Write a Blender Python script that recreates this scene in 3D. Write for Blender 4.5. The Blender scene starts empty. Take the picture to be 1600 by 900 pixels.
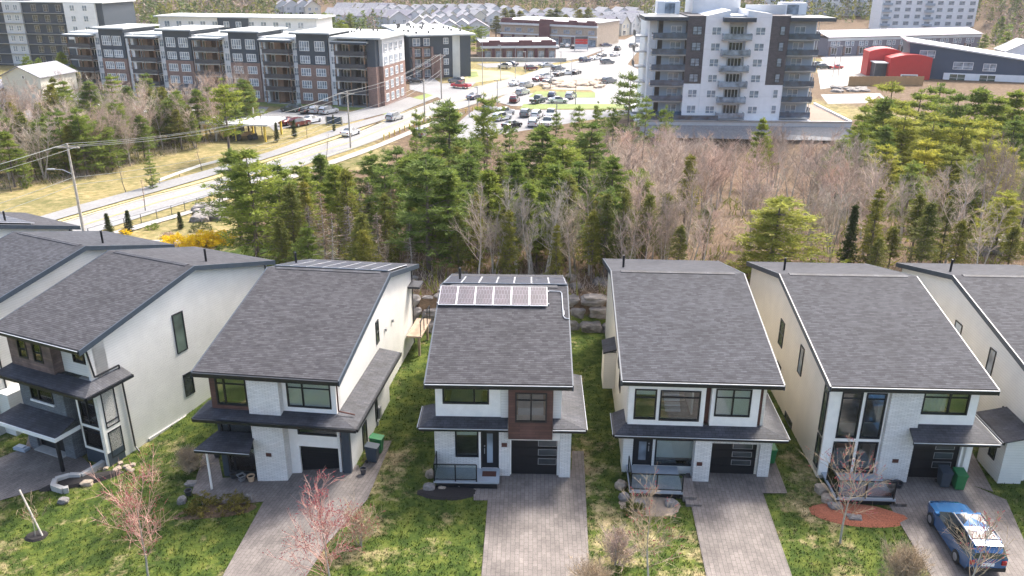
import bpy, math, random
from mathutils import Vector, Matrix, noise
R = math.radians
sc = bpy.context.scene
col = sc.collection
# ------------------------------------------------------------------ camera, sky, sun, exposure
CAM_H = 24.5
FPX, PITCH, ROLL = 1300.0, R(21.3), math.atan(16/3335.)
cam = bpy.data.cameras.new('camera'); cam.sensor_width = 36; cam.lens = 36*FPX/1600
cam.clip_start = 0.5; cam.clip_end = 6000
camo = bpy.data.objects.new('camera', cam); col.objects.link(camo)
camo.location = (0, 0, CAM_H)
camo.rotation_euler = (Matrix.Rotation(R(90)-PITCH, 3, 'X') @ Matrix.Rotation(ROLL, 3, 'Z')).to_euler()
sc.camera = camo
SUN_EL, SUN_AZ = R(50), R(38)          # azimuth from +Y (into the picture) towards +X (right)
world = bpy.data.worlds.new('World'); sc.world = world; world.use_nodes = True
wn = world.node_tree; bg = wn.nodes['Background']
sky = wn.nodes.new('ShaderNodeTexSky'); sky.sky_type = 'NISHITA'; sky.sun_disc = False
sky.sun_elevation = SUN_EL; sky.sun_rotation = SUN_AZ; sky.air_density = 1.0; sky.dust_density = 5.0; sky.ozone_density = 0.3
wn.links.new(sky.outputs[0], bg.inputs[0]); bg.inputs[1].default_value = 0.15
sun = bpy.data.lights.new('sun', 'SUN'); sun.energy = 2.5; sun.angle = R(14.0); sun.color = (1.0, .955, .89)
suno = bpy.data.objects.new('sun', sun); col.objects.link(suno)
sd = Vector((math.cos(SUN_EL)*math.sin(SUN_AZ), math.cos(SUN_EL)*math.cos(SUN_AZ), math.sin(SUN_EL)))
suno.rotation_euler = sd.to_track_quat('Z', 'Y').to_euler(); suno.location = (0, 0, 80)
sc.view_settings.view_transform = 'Standard'; sc.view_settings.look = 'None'
sc.view_settings.exposure = 1.55; sc.view_settings.gamma = 1.0
sc.render.engine = 'CYCLES'
sc.cycles.max_bounces = 5; sc.cycles.diffuse_bounces = 3; sc.cycles.glossy_bounces = 3
sc.cycles.transparent_max_bounces = 12; sc.cycles.transmission_bounces = 3; sc.cycles.volume_bounces = 1
sc.cycles.use_denoising = True; sc.cycles.caustics_reflective = False; sc.cycles.caustics_refractive = False
# ------------------------------------------------------------------ terrain
def sm(t): t = max(0., min(1., t)); return t*t*(3-2*t)
def frontz(x):
    if x > -7: return 0.
    if x > -14: return -.75*sm((-7-x)/7)
    if x > -23: return -.75-1.3*sm((-14-x)/9)
    return -2.05-.35*sm((-23-x)/8)
def h(x, y):
    f = frontz(x)
    z = f+(-5-f)*sm((y-72)/52)
    if 54 < y < 100: z += 2.3*sm((y-54.4)/1.0)*(1-sm((y-62)/30))*sm((x+10.5)/3)
    if y > 105: z -= 3.0*sm((x-18)/12)*sm((y-112)/18)*(1-sm((y-160)/4))*(1-sm((x-75)/20))
    if y > 380:
        z += 70*sm((y-520)/520)
        z += 9*sm((y-380)/160)*(.5+.5*math.sin(x*.008+1))
    if y > 230 and x > 120: z += 34*sm((x-200-(330-y)*.12)/110)*sm((y-235)/110)
    return z
def ray(u, v):
    a = (u-800)/FPX; d = (v-450)/FPX; c, s = math.cos(ROLL), math.sin(ROLL)
    a2 = a*c+d*s; d2 = -a*s+d*c
    return (a2, math.cos(PITCH)-d2*math.sin(PITCH), -math.sin(PITCH)-d2*math.cos(PITCH))
def G(u, v):                            # where a sight line of the photograph meets the terrain
    r = ray(u, v); t = 15.
    while t < 2500:
        x, y, z = r[0]*t, r[1]*t, CAM_H+r[2]*t
        if z < h(x, y): break
        t += .25 if t < 120 else 1.
    t0 = t-1.0
    for _ in range(14):
        m = (t0+t)/2
        if CAM_H+r[2]*m < h(r[0]*m, r[1]*m): t = m
        else: t0 = m
    return (r[0]*t, r[1]*t)
def Zat(u, v, Y):
    r = ray(u, v); t = Y/r[1]; return CAM_H+r[2]*t
def XatY(u, v, Y):
    r = ray(u, v); return r[0]*Y/r[1]
# ------------------------------------------------------------------ mesh builder
class MB:
    def __init__(s): s.v = []; s.f = []; s.m = []
    def add(s, pts, m=0):
        n = len(s.v); s.v += [tuple(p) for p in pts]; s.f.append(tuple(range(n, n+len(pts)))); s.m.append(m); return s
    def mesh_faces(s, pts, faces, m=0):
        n = len(s.v); s.v += [tuple(p) for p in pts]
        for f in faces: s.f.append(tuple(n+i for i in f)); s.m.append(m)
        return s
    def box(s, x0, y0, z0, x1, y1, z1, m=0):
        if x0 > x1: x0, x1 = x1, x0
        if y0 > y1: y0, y1 = y1, y0
        if z0 > z1: z0, z1 = z1, z0
        p = [(x0,y0,z0),(x1,y0,z0),(x1,y1,z0),(x0,y1,z0),(x0,y0,z1),(x1,y0,z1),(x1,y1,z1),(x0,y1,z1)]
        return s.mesh_faces(p, [(0,3,2,1),(4,5,6,7),(0,1,5,4),(1,2,6,5),(2,3,7,6),(3,0,4,7)], m)
    def slab(s, pts, t, m=0, mside=None):   # polygon seen from above, given its top corners, with thickness t downwards
        n = len(pts); b = [(p[0], p[1], p[2]-t) for p in pts]
        s.mesh_faces(list(pts)+b, [tuple(range(n)), tuple(range(2*n-1, n-1, -1))], m)
        s.mesh_faces(list(pts)+b, [(i, n+i, n+(i+1) % n, (i+1) % n) for i in range(n)], m if mside is None else mside)
        return s
    def prism(s, poly, z0, z1, m=0): return s.slab([(p[0], p[1], z1) for p in poly], z1-z0, m)
    def tube(s, p, q, r0, r1=None, n=5, m=0, cap=False):
        r1 = r0 if r1 is None else r1
        p = Vector(p); q = Vector(q); d = q-p
        if d.length < 1e-6: return s
        a = d.orthogonal().normalized(); b = d.cross(a).normalized()
        pts = []
        for c, r in ((p, r0), (q, r1)):
            for i in range(n):
                t = 2*math.pi*i/n; pts.append(c+a*(r*math.cos(t))+b*(r*math.sin(t)))
        s.mesh_faces(pts, [(i, (i+1) % n, n+(i+1) % n, n+i) for i in range(n)], m)
        if cap: s.add(pts[n:], m); s.add(pts[:n][::-1], m)
        return s
    def path(s, pts, r, n=5, m=0):
        for a, b in zip(pts[:-1], pts[1:]): s.tube(a, b, r, r, n, m, True)
        return s
    def lathe(s, prof, c=(0,0,0), n=14, m=0, axis='z'):
        pts = []
        for (r, z) in prof:
            for i in range(n):
                t = 2*math.pi*i/n
                if axis == 'z': pts.append((c[0]+r*math.cos(t), c[1]+r*math.sin(t), c[2]+z))
                else: pts.append((c[0]+r*math.cos(t), c[1]+z, c[2]+r*math.sin(t)))
        k = len(prof)
        fs = [(j*n+i, j*n+(i+1) % n, (j+1)*n+(i+1) % n, (j+1)*n+i) for j in range(k-1) for i in range(n)]
        return s.mesh_faces(pts, fs, m)
    def make(s, name, mats):
        me = bpy.data.meshes.new(name); me.from_pydata(s.v, [], s.f)
        if not isinstance(mats, (list, tuple)): mats = [mats]
        for m in mats: me.materials.append(m)
        if len(mats) > 1: me.polygons.foreach_set('material_index', s.m)
        me.update(); return me
    def build(s, name, mats, parent=None, smooth=False, loc=None, rz=0):
        me = s.make(name, mats)
        if smooth: me.shade_smooth()
        return link(name, me, parent, loc, rz)
def link(name, me, parent=None, loc=None, rz=0):
    o = bpy.data.objects.new(name, me); col.objects.link(o)
    if parent: o.parent = parent
    if loc: o.location = loc
    if rz: o.rotation_euler = (0, 0, rz)
    return o
def tag(o, label=None, cat=None, group=None, kind=None):
    if label: o['label'] = label
    if cat: o['category'] = cat
    if group: o['group'] = group
    if kind: o['kind'] = kind
    return o
def thing(name, label, cat, loc=(0,0,0), rz=0, group=None):
    o = bpy.data.objects.new(name, None); col.objects.link(o); o.location = loc; o.rotation_euler = (0, 0, rz)
    o.empty_display_size = .5
    return tag(o, label, cat, group)
def dup(src, loc, rz=0, scale=None, label=None, group=None):
    r = src.copy(); col.objects.link(r); r.location = loc; r.rotation_euler = (0, 0, rz)
    if scale: r.scale = scale
    if label: r['label'] = label
    if group: r['group'] = group
    for ch in list(src.children):
        c = ch.copy(); col.objects.link(c); c.parent = r
        for g in list(ch.children):
            d = g.copy(); col.objects.link(d); d.parent = c
    return r
# ------------------------------------------------------------------ materials
def nt(name):
    m = bpy.data.materials.new(name); m.use_nodes = True; t = m.node_tree
    return m, t, t.nodes['Principled BSDF']
def N(t, ty, **kw):
    n = t.nodes.new(ty)
    for k, v in kw.items():
        if k.startswith('i_'):
            n.inputs[k[2:].replace('_', ' ')].default_value = v
        else: setattr(n, k, v)
    return n
def c4(c): return (c[0], c[1], c[2], 1)
def coords(t, scale=(1,1,1), rot=(0,0,0), world=False):
    if world: src = N(t, 'ShaderNodeNewGeometry').outputs['Position']
    else: src = N(t, 'ShaderNodeTexCoord').outputs['Object']
    mp = N(t, 'ShaderNodeMapping'); mp.inputs['Scale'].default_value = scale; mp.inputs['Rotation'].default_value = rot
    t.links.new(src, mp.inputs[0]); return mp.outputs[0]
def noisef(t, vec, scale, detail=3, rough=.6):
    n = N(t, 'ShaderNodeTexNoise'); n.inputs['Scale'].default_value = scale; n.inputs['Detail'].default_value = detail
    n.inputs['Roughness'].default_value = rough; t.links.new(vec, n.inputs['Vector']); return n.outputs['Fac']
def ramp(t, fac, stops):
    r = N(t, 'ShaderNodeValToRGB'); e = r.color_ramp.elements
    while len(e) < len(stops): e.new(.5)
    for i, (p, c) in enumerate(stops): e[i].position = p; e[i].color = c4(c) if len(c) == 3 else c
    t.links.new(fac, r.inputs[0]); return r.outputs[0]
def mixc(t, fac, a, b, mode='MIX'):
    n = N(t, 'ShaderNodeMix'); n.data_type = 'RGBA'; n.blend_type = mode
    for s, x in ((0, fac), (6, a), (7, b)):
        if isinstance(x, (int, float)): n.inputs[s].default_value = x
        elif isinstance(x, tuple): n.inputs[s].default_value = c4(x)
        else: t.links.new(x, n.inputs[s])
    return n.outputs[2]
def bump(t, b, hgt, strength=.3, dist=.02):
    n = N(t, 'ShaderNodeBump'); n.inputs['Strength'].default_value = strength; n.inputs['Distance'].default_value = dist
    t.links.new(hgt, n.inputs['Height']); t.links.new(n.outputs[0], b.inputs['Normal'])
def plain(name, c, rough=.6, var=.12, sc_=3., metal=0, spec=.5):
    m, t, b = nt(name); v = coords(t)
    f = noisef(t, v, sc_, 4)
    lo = tuple(x*(1-var) for x in c); hi = tuple(min(1, x*(1+var)) for x in c)
    t.links.new(ramp(t, f, [(.3, lo), (.7, hi)]), b.inputs['Base Color'])
    b.inputs['Roughness'].default_value = rough; b.inputs['Metallic'].default_value = metal
    b.inputs['Specular IOR Level'].default_value = spec
    return m
def brick_mat(name, c1, c2, mortar, bw, bh, ms=.008, axes='xz', rough=.75, bstr=.4, vary=.15, bias=0.):
    m, t, b = nt(name)
    v = N(t, 'ShaderNodeTexCoord').outputs['Object']
    sp = N(t, 'ShaderNodeSeparateXYZ'); t.links.new(v, sp.inputs[0]); cb = N(t, 'ShaderNodeCombineXYZ')
    i1 = {'x': 0, 'y': 1, 'z': 2}
    if axes[0] == 's':                  # either horizontal axis
        ad = N(t, 'ShaderNodeMath', operation='ADD'); t.links.new(sp.outputs[0], ad.inputs[0]); t.links.new(sp.outputs[1], ad.inputs[1])
        t.links.new(ad.outputs[0], cb.inputs[0])
    else: t.links.new(sp.outputs[i1[axes[0]]], cb.inputs[0])
    t.links.new(sp.outputs[i1[axes[1]]], cb.inputs[1])
    k = N(t, 'ShaderNodeTexBrick'); k.inputs['Scale'].default_value = 1
    k.inputs['Brick Width'].default_value = bw; k.inputs['Row Height'].default_value = bh; k.inputs['Mortar Size'].default_value = ms
    k.inputs['Mortar Smooth'].default_value = .2; k.inputs['Bias'].default_value = bias
    k.inputs['Color1'].default_value = c4(c1); k.inputs['Color2'].default_value = c4(c2); k.inputs['Mortar'].default_value = c4(mortar)
    t.links.new(cb.outputs[0], k.inputs['Vector'])
    f = noisef(t, v, 1.3, 5)
    c = mixc(t, vary, k.outputs['Color'], ramp(t, f, [(.3, (0,0,0)), (.7, (1,1,1))]), 'OVERLAY')
    t.links.new(c, b.inputs['Base Color']); b.inputs['Roughness'].default_value = rough
    inv = N(t, 'ShaderNodeMath', operation='SUBTRACT'); inv.inputs[0].default_value = 1; t.links.new(k.outputs['Fac'], inv.inputs[1])
    bump(t, b, inv.outputs[0], bstr, .015)
    return m
def siding(name, c, pitch=.15, vert=False, rough=.55, depth=.7, dark=.58):
    m, t, b = nt(name); v = N(t, 'ShaderNodeTexCoord').outputs['Object']
    sp = N(t, 'ShaderNodeSeparateXYZ'); t.links.new(v, sp.inputs[0])
    if vert:
        ad = N(t, 'ShaderNodeMath', operation='ADD'); t.links.new(sp.outputs[0], ad.inputs[0]); t.links.new(sp.outputs[1], ad.inputs[1]); src = ad.outputs[0]
    else: src = sp.outputs[2]
    dv = N(t, 'ShaderNodeMath', operation='DIVIDE'); dv.inputs[1].default_value = pitch; t.links.new(src, dv.inputs[0])
    fr = N(t, 'ShaderNodeMath', operation='FRACT'); t.links.new(dv.outputs[0], fr.inputs[0])
    lo = tuple(x*dark for x in c)
    f = noisef(t, v, .9, 5); 
    base = ramp(t, fr.outputs[0], [(.0, lo), (.10, c), (1., c)])
    st = ramp(t, f, [(.25, tuple(x*.88 for x in (1,1,1))), (.7, (1,1,1))])
    t.links.new(mixc(t, 1., base, st, 'MULTIPLY'), b.inputs['Base Color'])
    b.inputs['Roughness'].default_value = rough
    bump(t, b, fr.outputs[0], depth, .02)
    return m
M = {}
M['siding'] = siding('white_clapboard', (.80, .79, .76))
M['siding_warm'] = siding('cream_clapboard', (.80, .75, .66))
M['white'] = plain('white_paint', (.87, .85, .81), .5, .05)
M['trimwhite'] = plain('white_trim', (.82, .82, .82), .45, .04)
M['black'] = plain('black_aluminium', (.008, .010, .014), .38, .15)
M['navytrim'] = plain('dark_blue_grey_trim', (.035, .050, .070), .45, .15)
M['brickwhite'] = brick_mat('white_brick', (.82,.80,.77), (.70,.685,.66), (.42,.41,.40), .30, .075, .010, 'sz')
M['brickgrey'] = brick_mat('grey_brick', (.20,.22,.245), (.13,.15,.175), (.07,.075,.085), .30, .075, .012, 'sz')
M['wood'] = brick_mat('brown_plank', (.125,.060,.048), (.085,.040,.034), (.03,.018,.016), 1.6, .15, .006, 'sz', .6, .3, .3)
M['woodgrey'] = brick_mat('weathered_plank', (.20,.135,.115), (.12,.085,.08), (.05,.04,.04), 1.3, .15, .006, 'sz', .65, .3, .5)
M['wooddark'] = plain('dark_red_wood', (.085, .030, .022), .6, .25, 6)
M['garage'] = siding('black_garage_door', (.006, .008, .012), .53, False, .4, .25, .3)
M['metal'] = plain('grey_metal', (.35, .36, .38), .4, .1, 3, .6)
M['gutterlight'] = plain('pale_gutter_lip', (.48, .50, .53), .4, .05)
M['concrete'] = plain('concrete', (.40, .39, .37), .85, .15, 2)
M['stone'] = plain('grey_boulder', (.19, .175, .165), .9, .4, 2.2)
M['stonetan'] = plain('tan_boulder', (.32, .26, .20), .9, .3, 2.2)
M['deck'] = plain('pale_deck_board', (.32, .36, .40), .6, .08)
def shingle():
    m, t, b = nt('asphalt_shingle'); v = N(t, 'ShaderNodeTexCoord').outputs['Object']
    k = N(t, 'ShaderNodeTexBrick'); k.offset = .37
    k.inputs['Scale'].default_value = 1; k.inputs['Brick Width'].default_value = .30; k.inputs['Row Height'].default_value = .14
    k.inputs['Mortar Size'].default_value = .004; k.inputs['Mortar Smooth'].default_value = .5; k.inputs['Bias'].default_value = -.1
    k.inputs['Color1'].default_value = (.054,.056,.064,1); k.inputs['Color2'].default_value = (.027,.028,.034,1); k.inputs['Mortar'].default_value = (.026,.026,.030,1)
    t.links.new(v, k.inputs['Vector'])
    mp = coords(t, (2.2, 6.5, 1)); f = noisef(t, mp, 1.0, 3); f2 = noisef(t, v, .35, 3); f3 = noisef(t, v, 42, 2)
    oi = N(t, 'ShaderNodeObjectInfo')
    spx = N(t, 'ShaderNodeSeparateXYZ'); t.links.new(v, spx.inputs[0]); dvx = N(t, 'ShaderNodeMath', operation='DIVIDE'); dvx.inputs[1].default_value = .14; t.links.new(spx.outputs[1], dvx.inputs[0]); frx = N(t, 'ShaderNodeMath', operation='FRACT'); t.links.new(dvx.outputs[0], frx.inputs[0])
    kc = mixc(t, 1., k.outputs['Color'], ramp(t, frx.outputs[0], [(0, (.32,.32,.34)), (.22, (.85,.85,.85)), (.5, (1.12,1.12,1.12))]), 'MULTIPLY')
    c = mixc(t, .20, kc, ramp(t, f, [(.35, (.0,.0,.0)), (.65, (1,1,1))]), 'OVERLAY')
    c = mixc(t, .13, c, ramp(t, f2, [(.3, (0,0,0)), (.7, (1,1,1))]), 'OVERLAY')
    c = mixc(t, .3, c, ramp(t, f3, [(.3, (0,0,0)), (.7, (1,1,1))]), 'OVERLAY')
    c = mixc(t, 1., c, ramp(t, oi.outputs['Random'], [(0, (.93,.96,1.02)), (1, (1.05,1.0,.98))]), 'MULTIPLY')
    t.links.new(c, b.inputs['Base Color']); b.inputs['Roughness'].default_value = .80; b.inputs['Specular IOR Level'].default_value = .15
    b.inputs['Sheen Weight'].default_value = .05; b.inputs['Sheen Roughness'].default_value = .55
    bump(t, b, k.outputs['Fac'], -.35, .012)
    return m
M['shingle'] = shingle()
M['shingledark'] = brick_mat('dark_shingle', (.050,.052,.062), (.028,.030,.040), (.014,.015,.02), .34, .145, .012, 'xy', .72, .3, .5)
def glass(name, tint=(.90,.93,.92), depth=.25, mirror=.03):
    m, t, b = nt(name); t.nodes.remove(b)
    tr = N(t, 'ShaderNodeBsdfTransparent'); tr.inputs[0].default_value = c4(tint)
    gl = N(t, 'ShaderNodeBsdfGlossy'); gl.inputs['Roughness'].default_value = .03; gl.inputs[0].default_value = (.9,.93,.95,1)
    fr = N(t, 'ShaderNodeFresnel'); fr.inputs[0].default_value = 1.55
    ad = N(t, 'ShaderNodeMath', operation='ADD'); ad.inputs[1].default_value = mirror; t.links.new(fr.outputs[0], ad.inputs[0])
    mx = N(t, 'ShaderNodeMixShader'); t.links.new(ad.outputs[0], mx.inputs[0]); t.links.new(tr.outputs[0], mx.inputs[1]); t.links.new(gl.outputs[0], mx.inputs[2])
    t.links.new(mx.outputs[0], t.nodes['Material Output'].inputs[0]); return m
M['glass'] = glass('clear_glass')
M['railglass'] = glass('tinted_rail_glass', (.78,.82,.84))
def darkglass(name, c, rough=.08):
    m, t, b = nt(name); b.inputs['Base Color'].default_value = c4(c); b.inputs['Roughness'].default_value = rough
    b.inputs['Specular IOR Level'].default_value = .9
    v = coords(t); f = noisef(t, v, .7, 2)
    t.links.new(ramp(t, f, [(.35, tuple(x*.5 for x in c)), (.65, tuple(x*1.4 for x in c))]), b.inputs['Base Color']); return m
M['dglass'] = darkglass('dark_glass', (.045, .055, .06))
M['dglassgreen'] = darkglass('greenish_glass', (.075, .105, .085))
M['dglassblue'] = darkglass('blue_glass', (.24, .29, .35))
M['room'] = plain('interior_wall', (.80, .79, .74), .9, .1, 1)
M['blind'] = siding('window_blind', (.86, .90, .90), .06, False, .6, .3, .8)
M['floorin'] = plain('interior_floor', (.45, .39, .32), .6, .2)
M['fabric'] = plain('bed_linen', (.70, .72, .74), .9, .06)
M['solar'] = brick_mat('solar_cells', (.040,.043,.065), (.030,.034,.055), (.20,.20,.24), .165, .42, .005, 'xy', .3, .0, .3)
M['solarwarm'] = brick_mat('solar_cells_violet', (.055,.042,.055), (.042,.036,.048), (.22,.21,.25), .165, .42, .005, 'xy', .38, .0, .3)
M['solarframe'] = plain('solar_frame', (.80, .81, .84), .35, .05, 3, .3)
def pavers():
    m, t, b = nt('interlocking_pavers'); v = N(t, 'ShaderNodeTexCoord').outputs['Object']
    k = N(t, 'ShaderNodeTexBrick'); k.offset = .5
    k.inputs['Scale'].default_value = 1; k.inputs['Brick Width'].default_value = .40; k.inputs['Row Height'].default_value = .20
    k.inputs['Mortar Size'].default_value = .012; k.inputs['Mortar Smooth'].default_value = .3
    k.inputs['Color1'].default_value = (.172,.150,.136,1); k.inputs['Color2'].default_value = (.135,.118,.108,1); k.inputs['Mortar'].default_value = (.085,.072,.066,1)
    mp = coords(t, (1,1,1), (0,0,R(90))); t.links.new(mp, k.inputs['Vector'])
    f = noisef(t, v, .45, 6, .7); f3 = noisef(t, v, 20, 2)
    c = mixc(t, .6, k.outputs['Color'], ramp(t, f, [(.3, (.15,.15,.15)), (.7, (.85,.85,.85))]), 'OVERLAY')
    c = mixc(t, .2, c, ramp(t, f3, [(.3, (0,0,0)), (.7, (1,1,1))]), 'OVERLAY')
    t.links.new(c, b.inputs['Base Color']); b.inputs['Roughness'].default_value = .85
    bump(t, b, k.outputs['Fac'], -.4, .01); return m
M['pavers'] = pavers()
def ground_mat(name, tuft=False):
    m, t, b = nt(name); v = N(t, 'ShaderNodeNewGeometry').outputs['Position']
    at = N(t, 'ShaderNodeAttribute'); at.attribute_name = 'zone'; sp = N(t, 'ShaderNodeSeparateColor'); t.links.new(at.outputs['Color'], sp.inputs[0])
    big = noisef(t, v, .22, 4, .55); mid = noisef(t, v, 1.1, 5, .7); fine = noisef(t, v, 9, 4, .75)
    green = ramp(t, mid, [(.30, (.016,.030,.007)), (.46, (.042,.068,.012)), (.60, (.092,.115,.022)), (.74, (.19,.18,.05))])
    fg = ramp(t, fine, [(.3, (.62,.66,.58)), (.5, (1,1,1)), (.72, (1.32,1.28,1.15))])
    green = mixc(t, 1., green, fg, 'MULTIPLY')
    straw = mixc(t, 1., ramp(t, mid, [(.3, (.20,.145,.075)), (.7, (.44,.36,.21))]), fg, 'MULTIPLY')
    s1 = noisef(t, v, .75, 6, .78)
    ad = N(t, 'ShaderNodeMath', operation='ADD'); t.links.new(s1, ad.inputs[0])
    sb = N(t, 'ShaderNodeMath', operation='MULTIPLY_ADD'); sb.inputs[1].default_value = .38; sb.inputs[2].default_value = -.19; t.links.new(big, sb.inputs[0])
    t.links.new(sb.outputs[0], ad.inputs[1])
    # attribute blue = how much dry grass grows here
    a2 = N(t, 'ShaderNodeMath', operation='MULTIPLY_ADD'); a2.inputs[1].default_value = .30; t.links.new(sp.outputs[2], a2.inputs[0]); t.links.new(ad.outputs[0], a2.inputs[2])
    sfac = ramp(t, a2.outputs[0], [(.60, (0,0,0)), (.78, (1,1,1))])
    lawn = mixc(t, sfac, green, straw)
    tan = mixc(t, 1., ramp(t, mid, [(.30, (.085,.095,.03)), (.5, (.19,.165,.08)), (.72, (.32,.26,.15))]), fg, 'MULTIPLY'); tan = mixc(t, .55, tan, ramp(t, noisef(t, v, .10, 6, .7), [(.3, (.12,.17,.06)), (.5, (.5,.48,.42)), (.7, (.78,.66,.56))]), 'OVERLAY')
    litter = mixc(t, 1., ramp(t, mid, [(.25, (.045,.030,.018)), (.5, (.115,.078,.050)), (.8, (.20,.15,.105))]), fg, 'MULTIPLY')
    def edge(ch):
        e = N(t, 'ShaderNodeMath', operation='MULTIPLY_ADD'); e.inputs[1].default_value = .5; e.inputs[2].default_value = -.25; t.links.new(mid, e.inputs[0])
        g = N(t, 'ShaderNodeMath', operation='ADD'); t.links.new(sp.outputs[ch], g.inputs[0]); t.links.new(e.outputs[0], g.inputs[1])
        return ramp(t, g.outputs[0], [(.42, (0,0,0)), (.55, (1,1,1))])
    c = mixc(t, edge(1), litter, tan); c = mixc(t, edge(0), c, lawn)
    t.links.new(c, b.inputs['Base Color']); b.inputs['Roughness'].default_value = .95; b.inputs['Specular IOR Level'].default_value = .15
    if not tuft: bump(t, b, fine, .6, .05)
    return m
M['ground'] = ground_mat('ground_cover')
M['tuft'] = ground_mat('grass_blades', True)
def asphalt(name, c, var=.12):
    m, t, b = nt(name); v = N(t, 'ShaderNodeNewGeometry').outputs['Position']
    f = noisef(t, v, .12, 5, .6); g = noisef(t, v, 3, 3)
    cc = mixc(t, .3, ramp(t, f, [(.3, tuple(x*(1-var) for x in c)), (.7, tuple(x*(1+var) for x in c))]), ramp(t, g, [(.3, (.2,.2,.2)), (.7, (.8,.8,.8))]), 'OVERLAY')
    t.links.new(cc, b.inputs['Base Color']); b.inputs['Roughness'].default_value = .85; return m
M['road'] = asphalt('worn_pale_asphalt', (.205, .205, .205))
M['lot'] = asphalt('parking_asphalt', (.185, .185, .19))
M['path'] = asphalt('grey_trail', (.19, .19, .19))
M['walk'] = asphalt('concrete_walk', (.29, .27, .245))
M['gravel'] = asphalt('pale_gravel', (.25, .245, .24), .25)
M['dirt'] = asphalt('bare_dirt', (.30, .235, .175), .35)
M['lawngreen'] = asphalt('strip_lawn', (.13, .17, .035), .3)
M['tanfield'] = asphalt('dry_verge', (.34, .29, .14), .3)
M['paint'] = plain('road_paint', (.72,.72,.70), .7, .1); M['kerbline'] = plain('faded_kerb_paint', (.50,.44,.26), .7, .1); M['yellow'] = plain('yellow_paint', (.62,.45,.07), .6, .1)
M['mulch'] = plain('black_mulch', (.018,.015,.015), .95, .6, 25); M['mulchred'] = plain('red_mulch', (.26,.085,.045), .95, .5, 22)
def foliage(name, lo, hi, trans=.35, sc_=.55, rnd=.25):
    m, t, b = nt(name); v = N(t, 'ShaderNodeTexCoord').outputs['Object']; oi = N(t, 'ShaderNodeObjectInfo')
    f = noisef(t, v, sc_, 3, .6); f2 = noisef(t, v, 4, 2)
    c = ramp(t, f, [(.32, lo), (.68, hi)])
    c = mixc(t, .35, c, ramp(t, f2, [(.3, (.1,.1,.1)), (.7, (.9,.9,.9))]), 'OVERLAY')
    c = mixc(t, 1., c, ramp(t, oi.outputs['Random'], [(0, (1-rnd, 1-rnd*.8, 1-rnd*.2)), (.5, (1,1,1)), (1, (1+rnd*1.1, 1+rnd*.6, 1-rnd*.4))]), 'MULTIPLY')
    t.links.new(c, b.inputs['Base Color']); b.inputs['Roughness'].default_value = .75; b.inputs['Specular IOR Level'].default_value = .25
    tr = N(t, 'ShaderNodeBsdfTranslucent'); t.links.new(c, tr.inputs[0]); mx = N(t, 'ShaderNodeMixShader'); mx.inputs[0].default_value = trans
    t.links.new(b.outputs[0], mx.inputs[1]); t.links.new(tr.outputs[0], mx.inputs[2]); t.links.new(mx.outputs[0], t.nodes['Material Output'].inputs[0])
    return m
M['pine'] = foliage('white_pine_needles', (.085,.14,.026), (.27,.325,.07), .45)
M['goldpine'] = foliage('golden_pine_needles', (.19,.21,.03), (.46,.45,.085), .45)
M['spruce'] = foliage('spruce_needles', (.075,.095,.022), (.25,.25,.055))
M['darkspruce'] = foliage('dark_spruce_needles', (.028,.048,.018), (.075,.095,.03))
M['deadspruce'] = foliage('dying_brown_needles', (.11,.08,.06), (.24,.175,.125), .1)
M['forsythia'] = foliage('yellow_blossom', (.70,.46,.01), (.88,.66,.03), .25, 2, .05)
M['shrub'] = foliage('olive_shrub', (.09,.085,.018), (.25,.20,.04), .25, 2, .1)
M['twigpink'] = plain('pinkish_twigs', (.48, .385, .325), .85, .25, 1.)
M['twiggrey'] = plain('grey_twigs', (.50, .44, .37), .85, .25, 1.)
M['twigred'] = plain('red_budding_twigs', (.48, .29, .24), .8, .25, 1.)
M['twigtan'] = plain('tan_twigs', (.40, .31, .21), .85, .2, 1.)
M['bud'] = plain('red_buds', (.42, .08, .09), .7, .2, 3.)
for k_ in ('twigpink', 'twiggrey'):
    t_ = M[k_].node_tree; b_ = t_.nodes['Principled BSDF']; l_ = b_.inputs['Base Color'].links[0]; src_ = l_.from_socket; oi_ = N(t_, 'ShaderNodeObjectInfo')
    t_.links.new(mixc(t_, 1., src_, ramp(t_, oi_.outputs['Random'], [(0, (.55,.53,.52)), (.5, (.85,.85,.83)), (1, (1.12,1.0,.95))]), 'MULTIPLY'), b_.inputs['Base Color'])
M['bark'] = plain('grey_brown_bark', (.13, .105, .09), .9, .35, 4.)
M['barkpale'] = plain('pale_bark', (.40, .37, .33), .85, .3, 4.)
# ------------------------------------------------------------------ the ground sheet
def clamp(v, a, b): return max(a, min(b, v))
def zone(x, y):                         # (lawn, dry field, share of straw)
    g = t = 0.; s = .35
    if y < 54.5 and x > -60:
        g = 1.; s = .12+.45*math.exp(-((x-3.9)/1.0)**2) + .35*math.exp(-((x+6.5)/1.6)**2)*(1 if y < 44 else 0)
        if -4 < x+0 and -4.5 < x < -.9 and y < 35: s = 0.
        if y > 40: s -= .4
        if x < -12: s = .12
        if x < -22: s = .35
        if 13 < x < 15.6: s = .45
        if 4.5 < x < 9.5 and y < 34: s = .5
    elif x < -10 and y < 90:
        d = math.hypot((x+21)/9., (y-70)/8.)
        g = clamp(2.0-d, 0, 1); t = clamp(1.25-math.hypot((x+36)/13., (y-80)/16.), 0, 1); s = .1
    if x < -30-(y-55)*.0 and y > 60: t = max(t, .9)
    if 124 < y < 420 and not (20 < x < 85 and y < 172) and not (x > -20 and y < 150): t = max(t, .55+.3*math.sin(x*.05+y*.031))*(0 if y > 285 or x > 105 else 1)
    if y > 300: t = .15
    return g, t, clamp(s, 0, 1)
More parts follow.
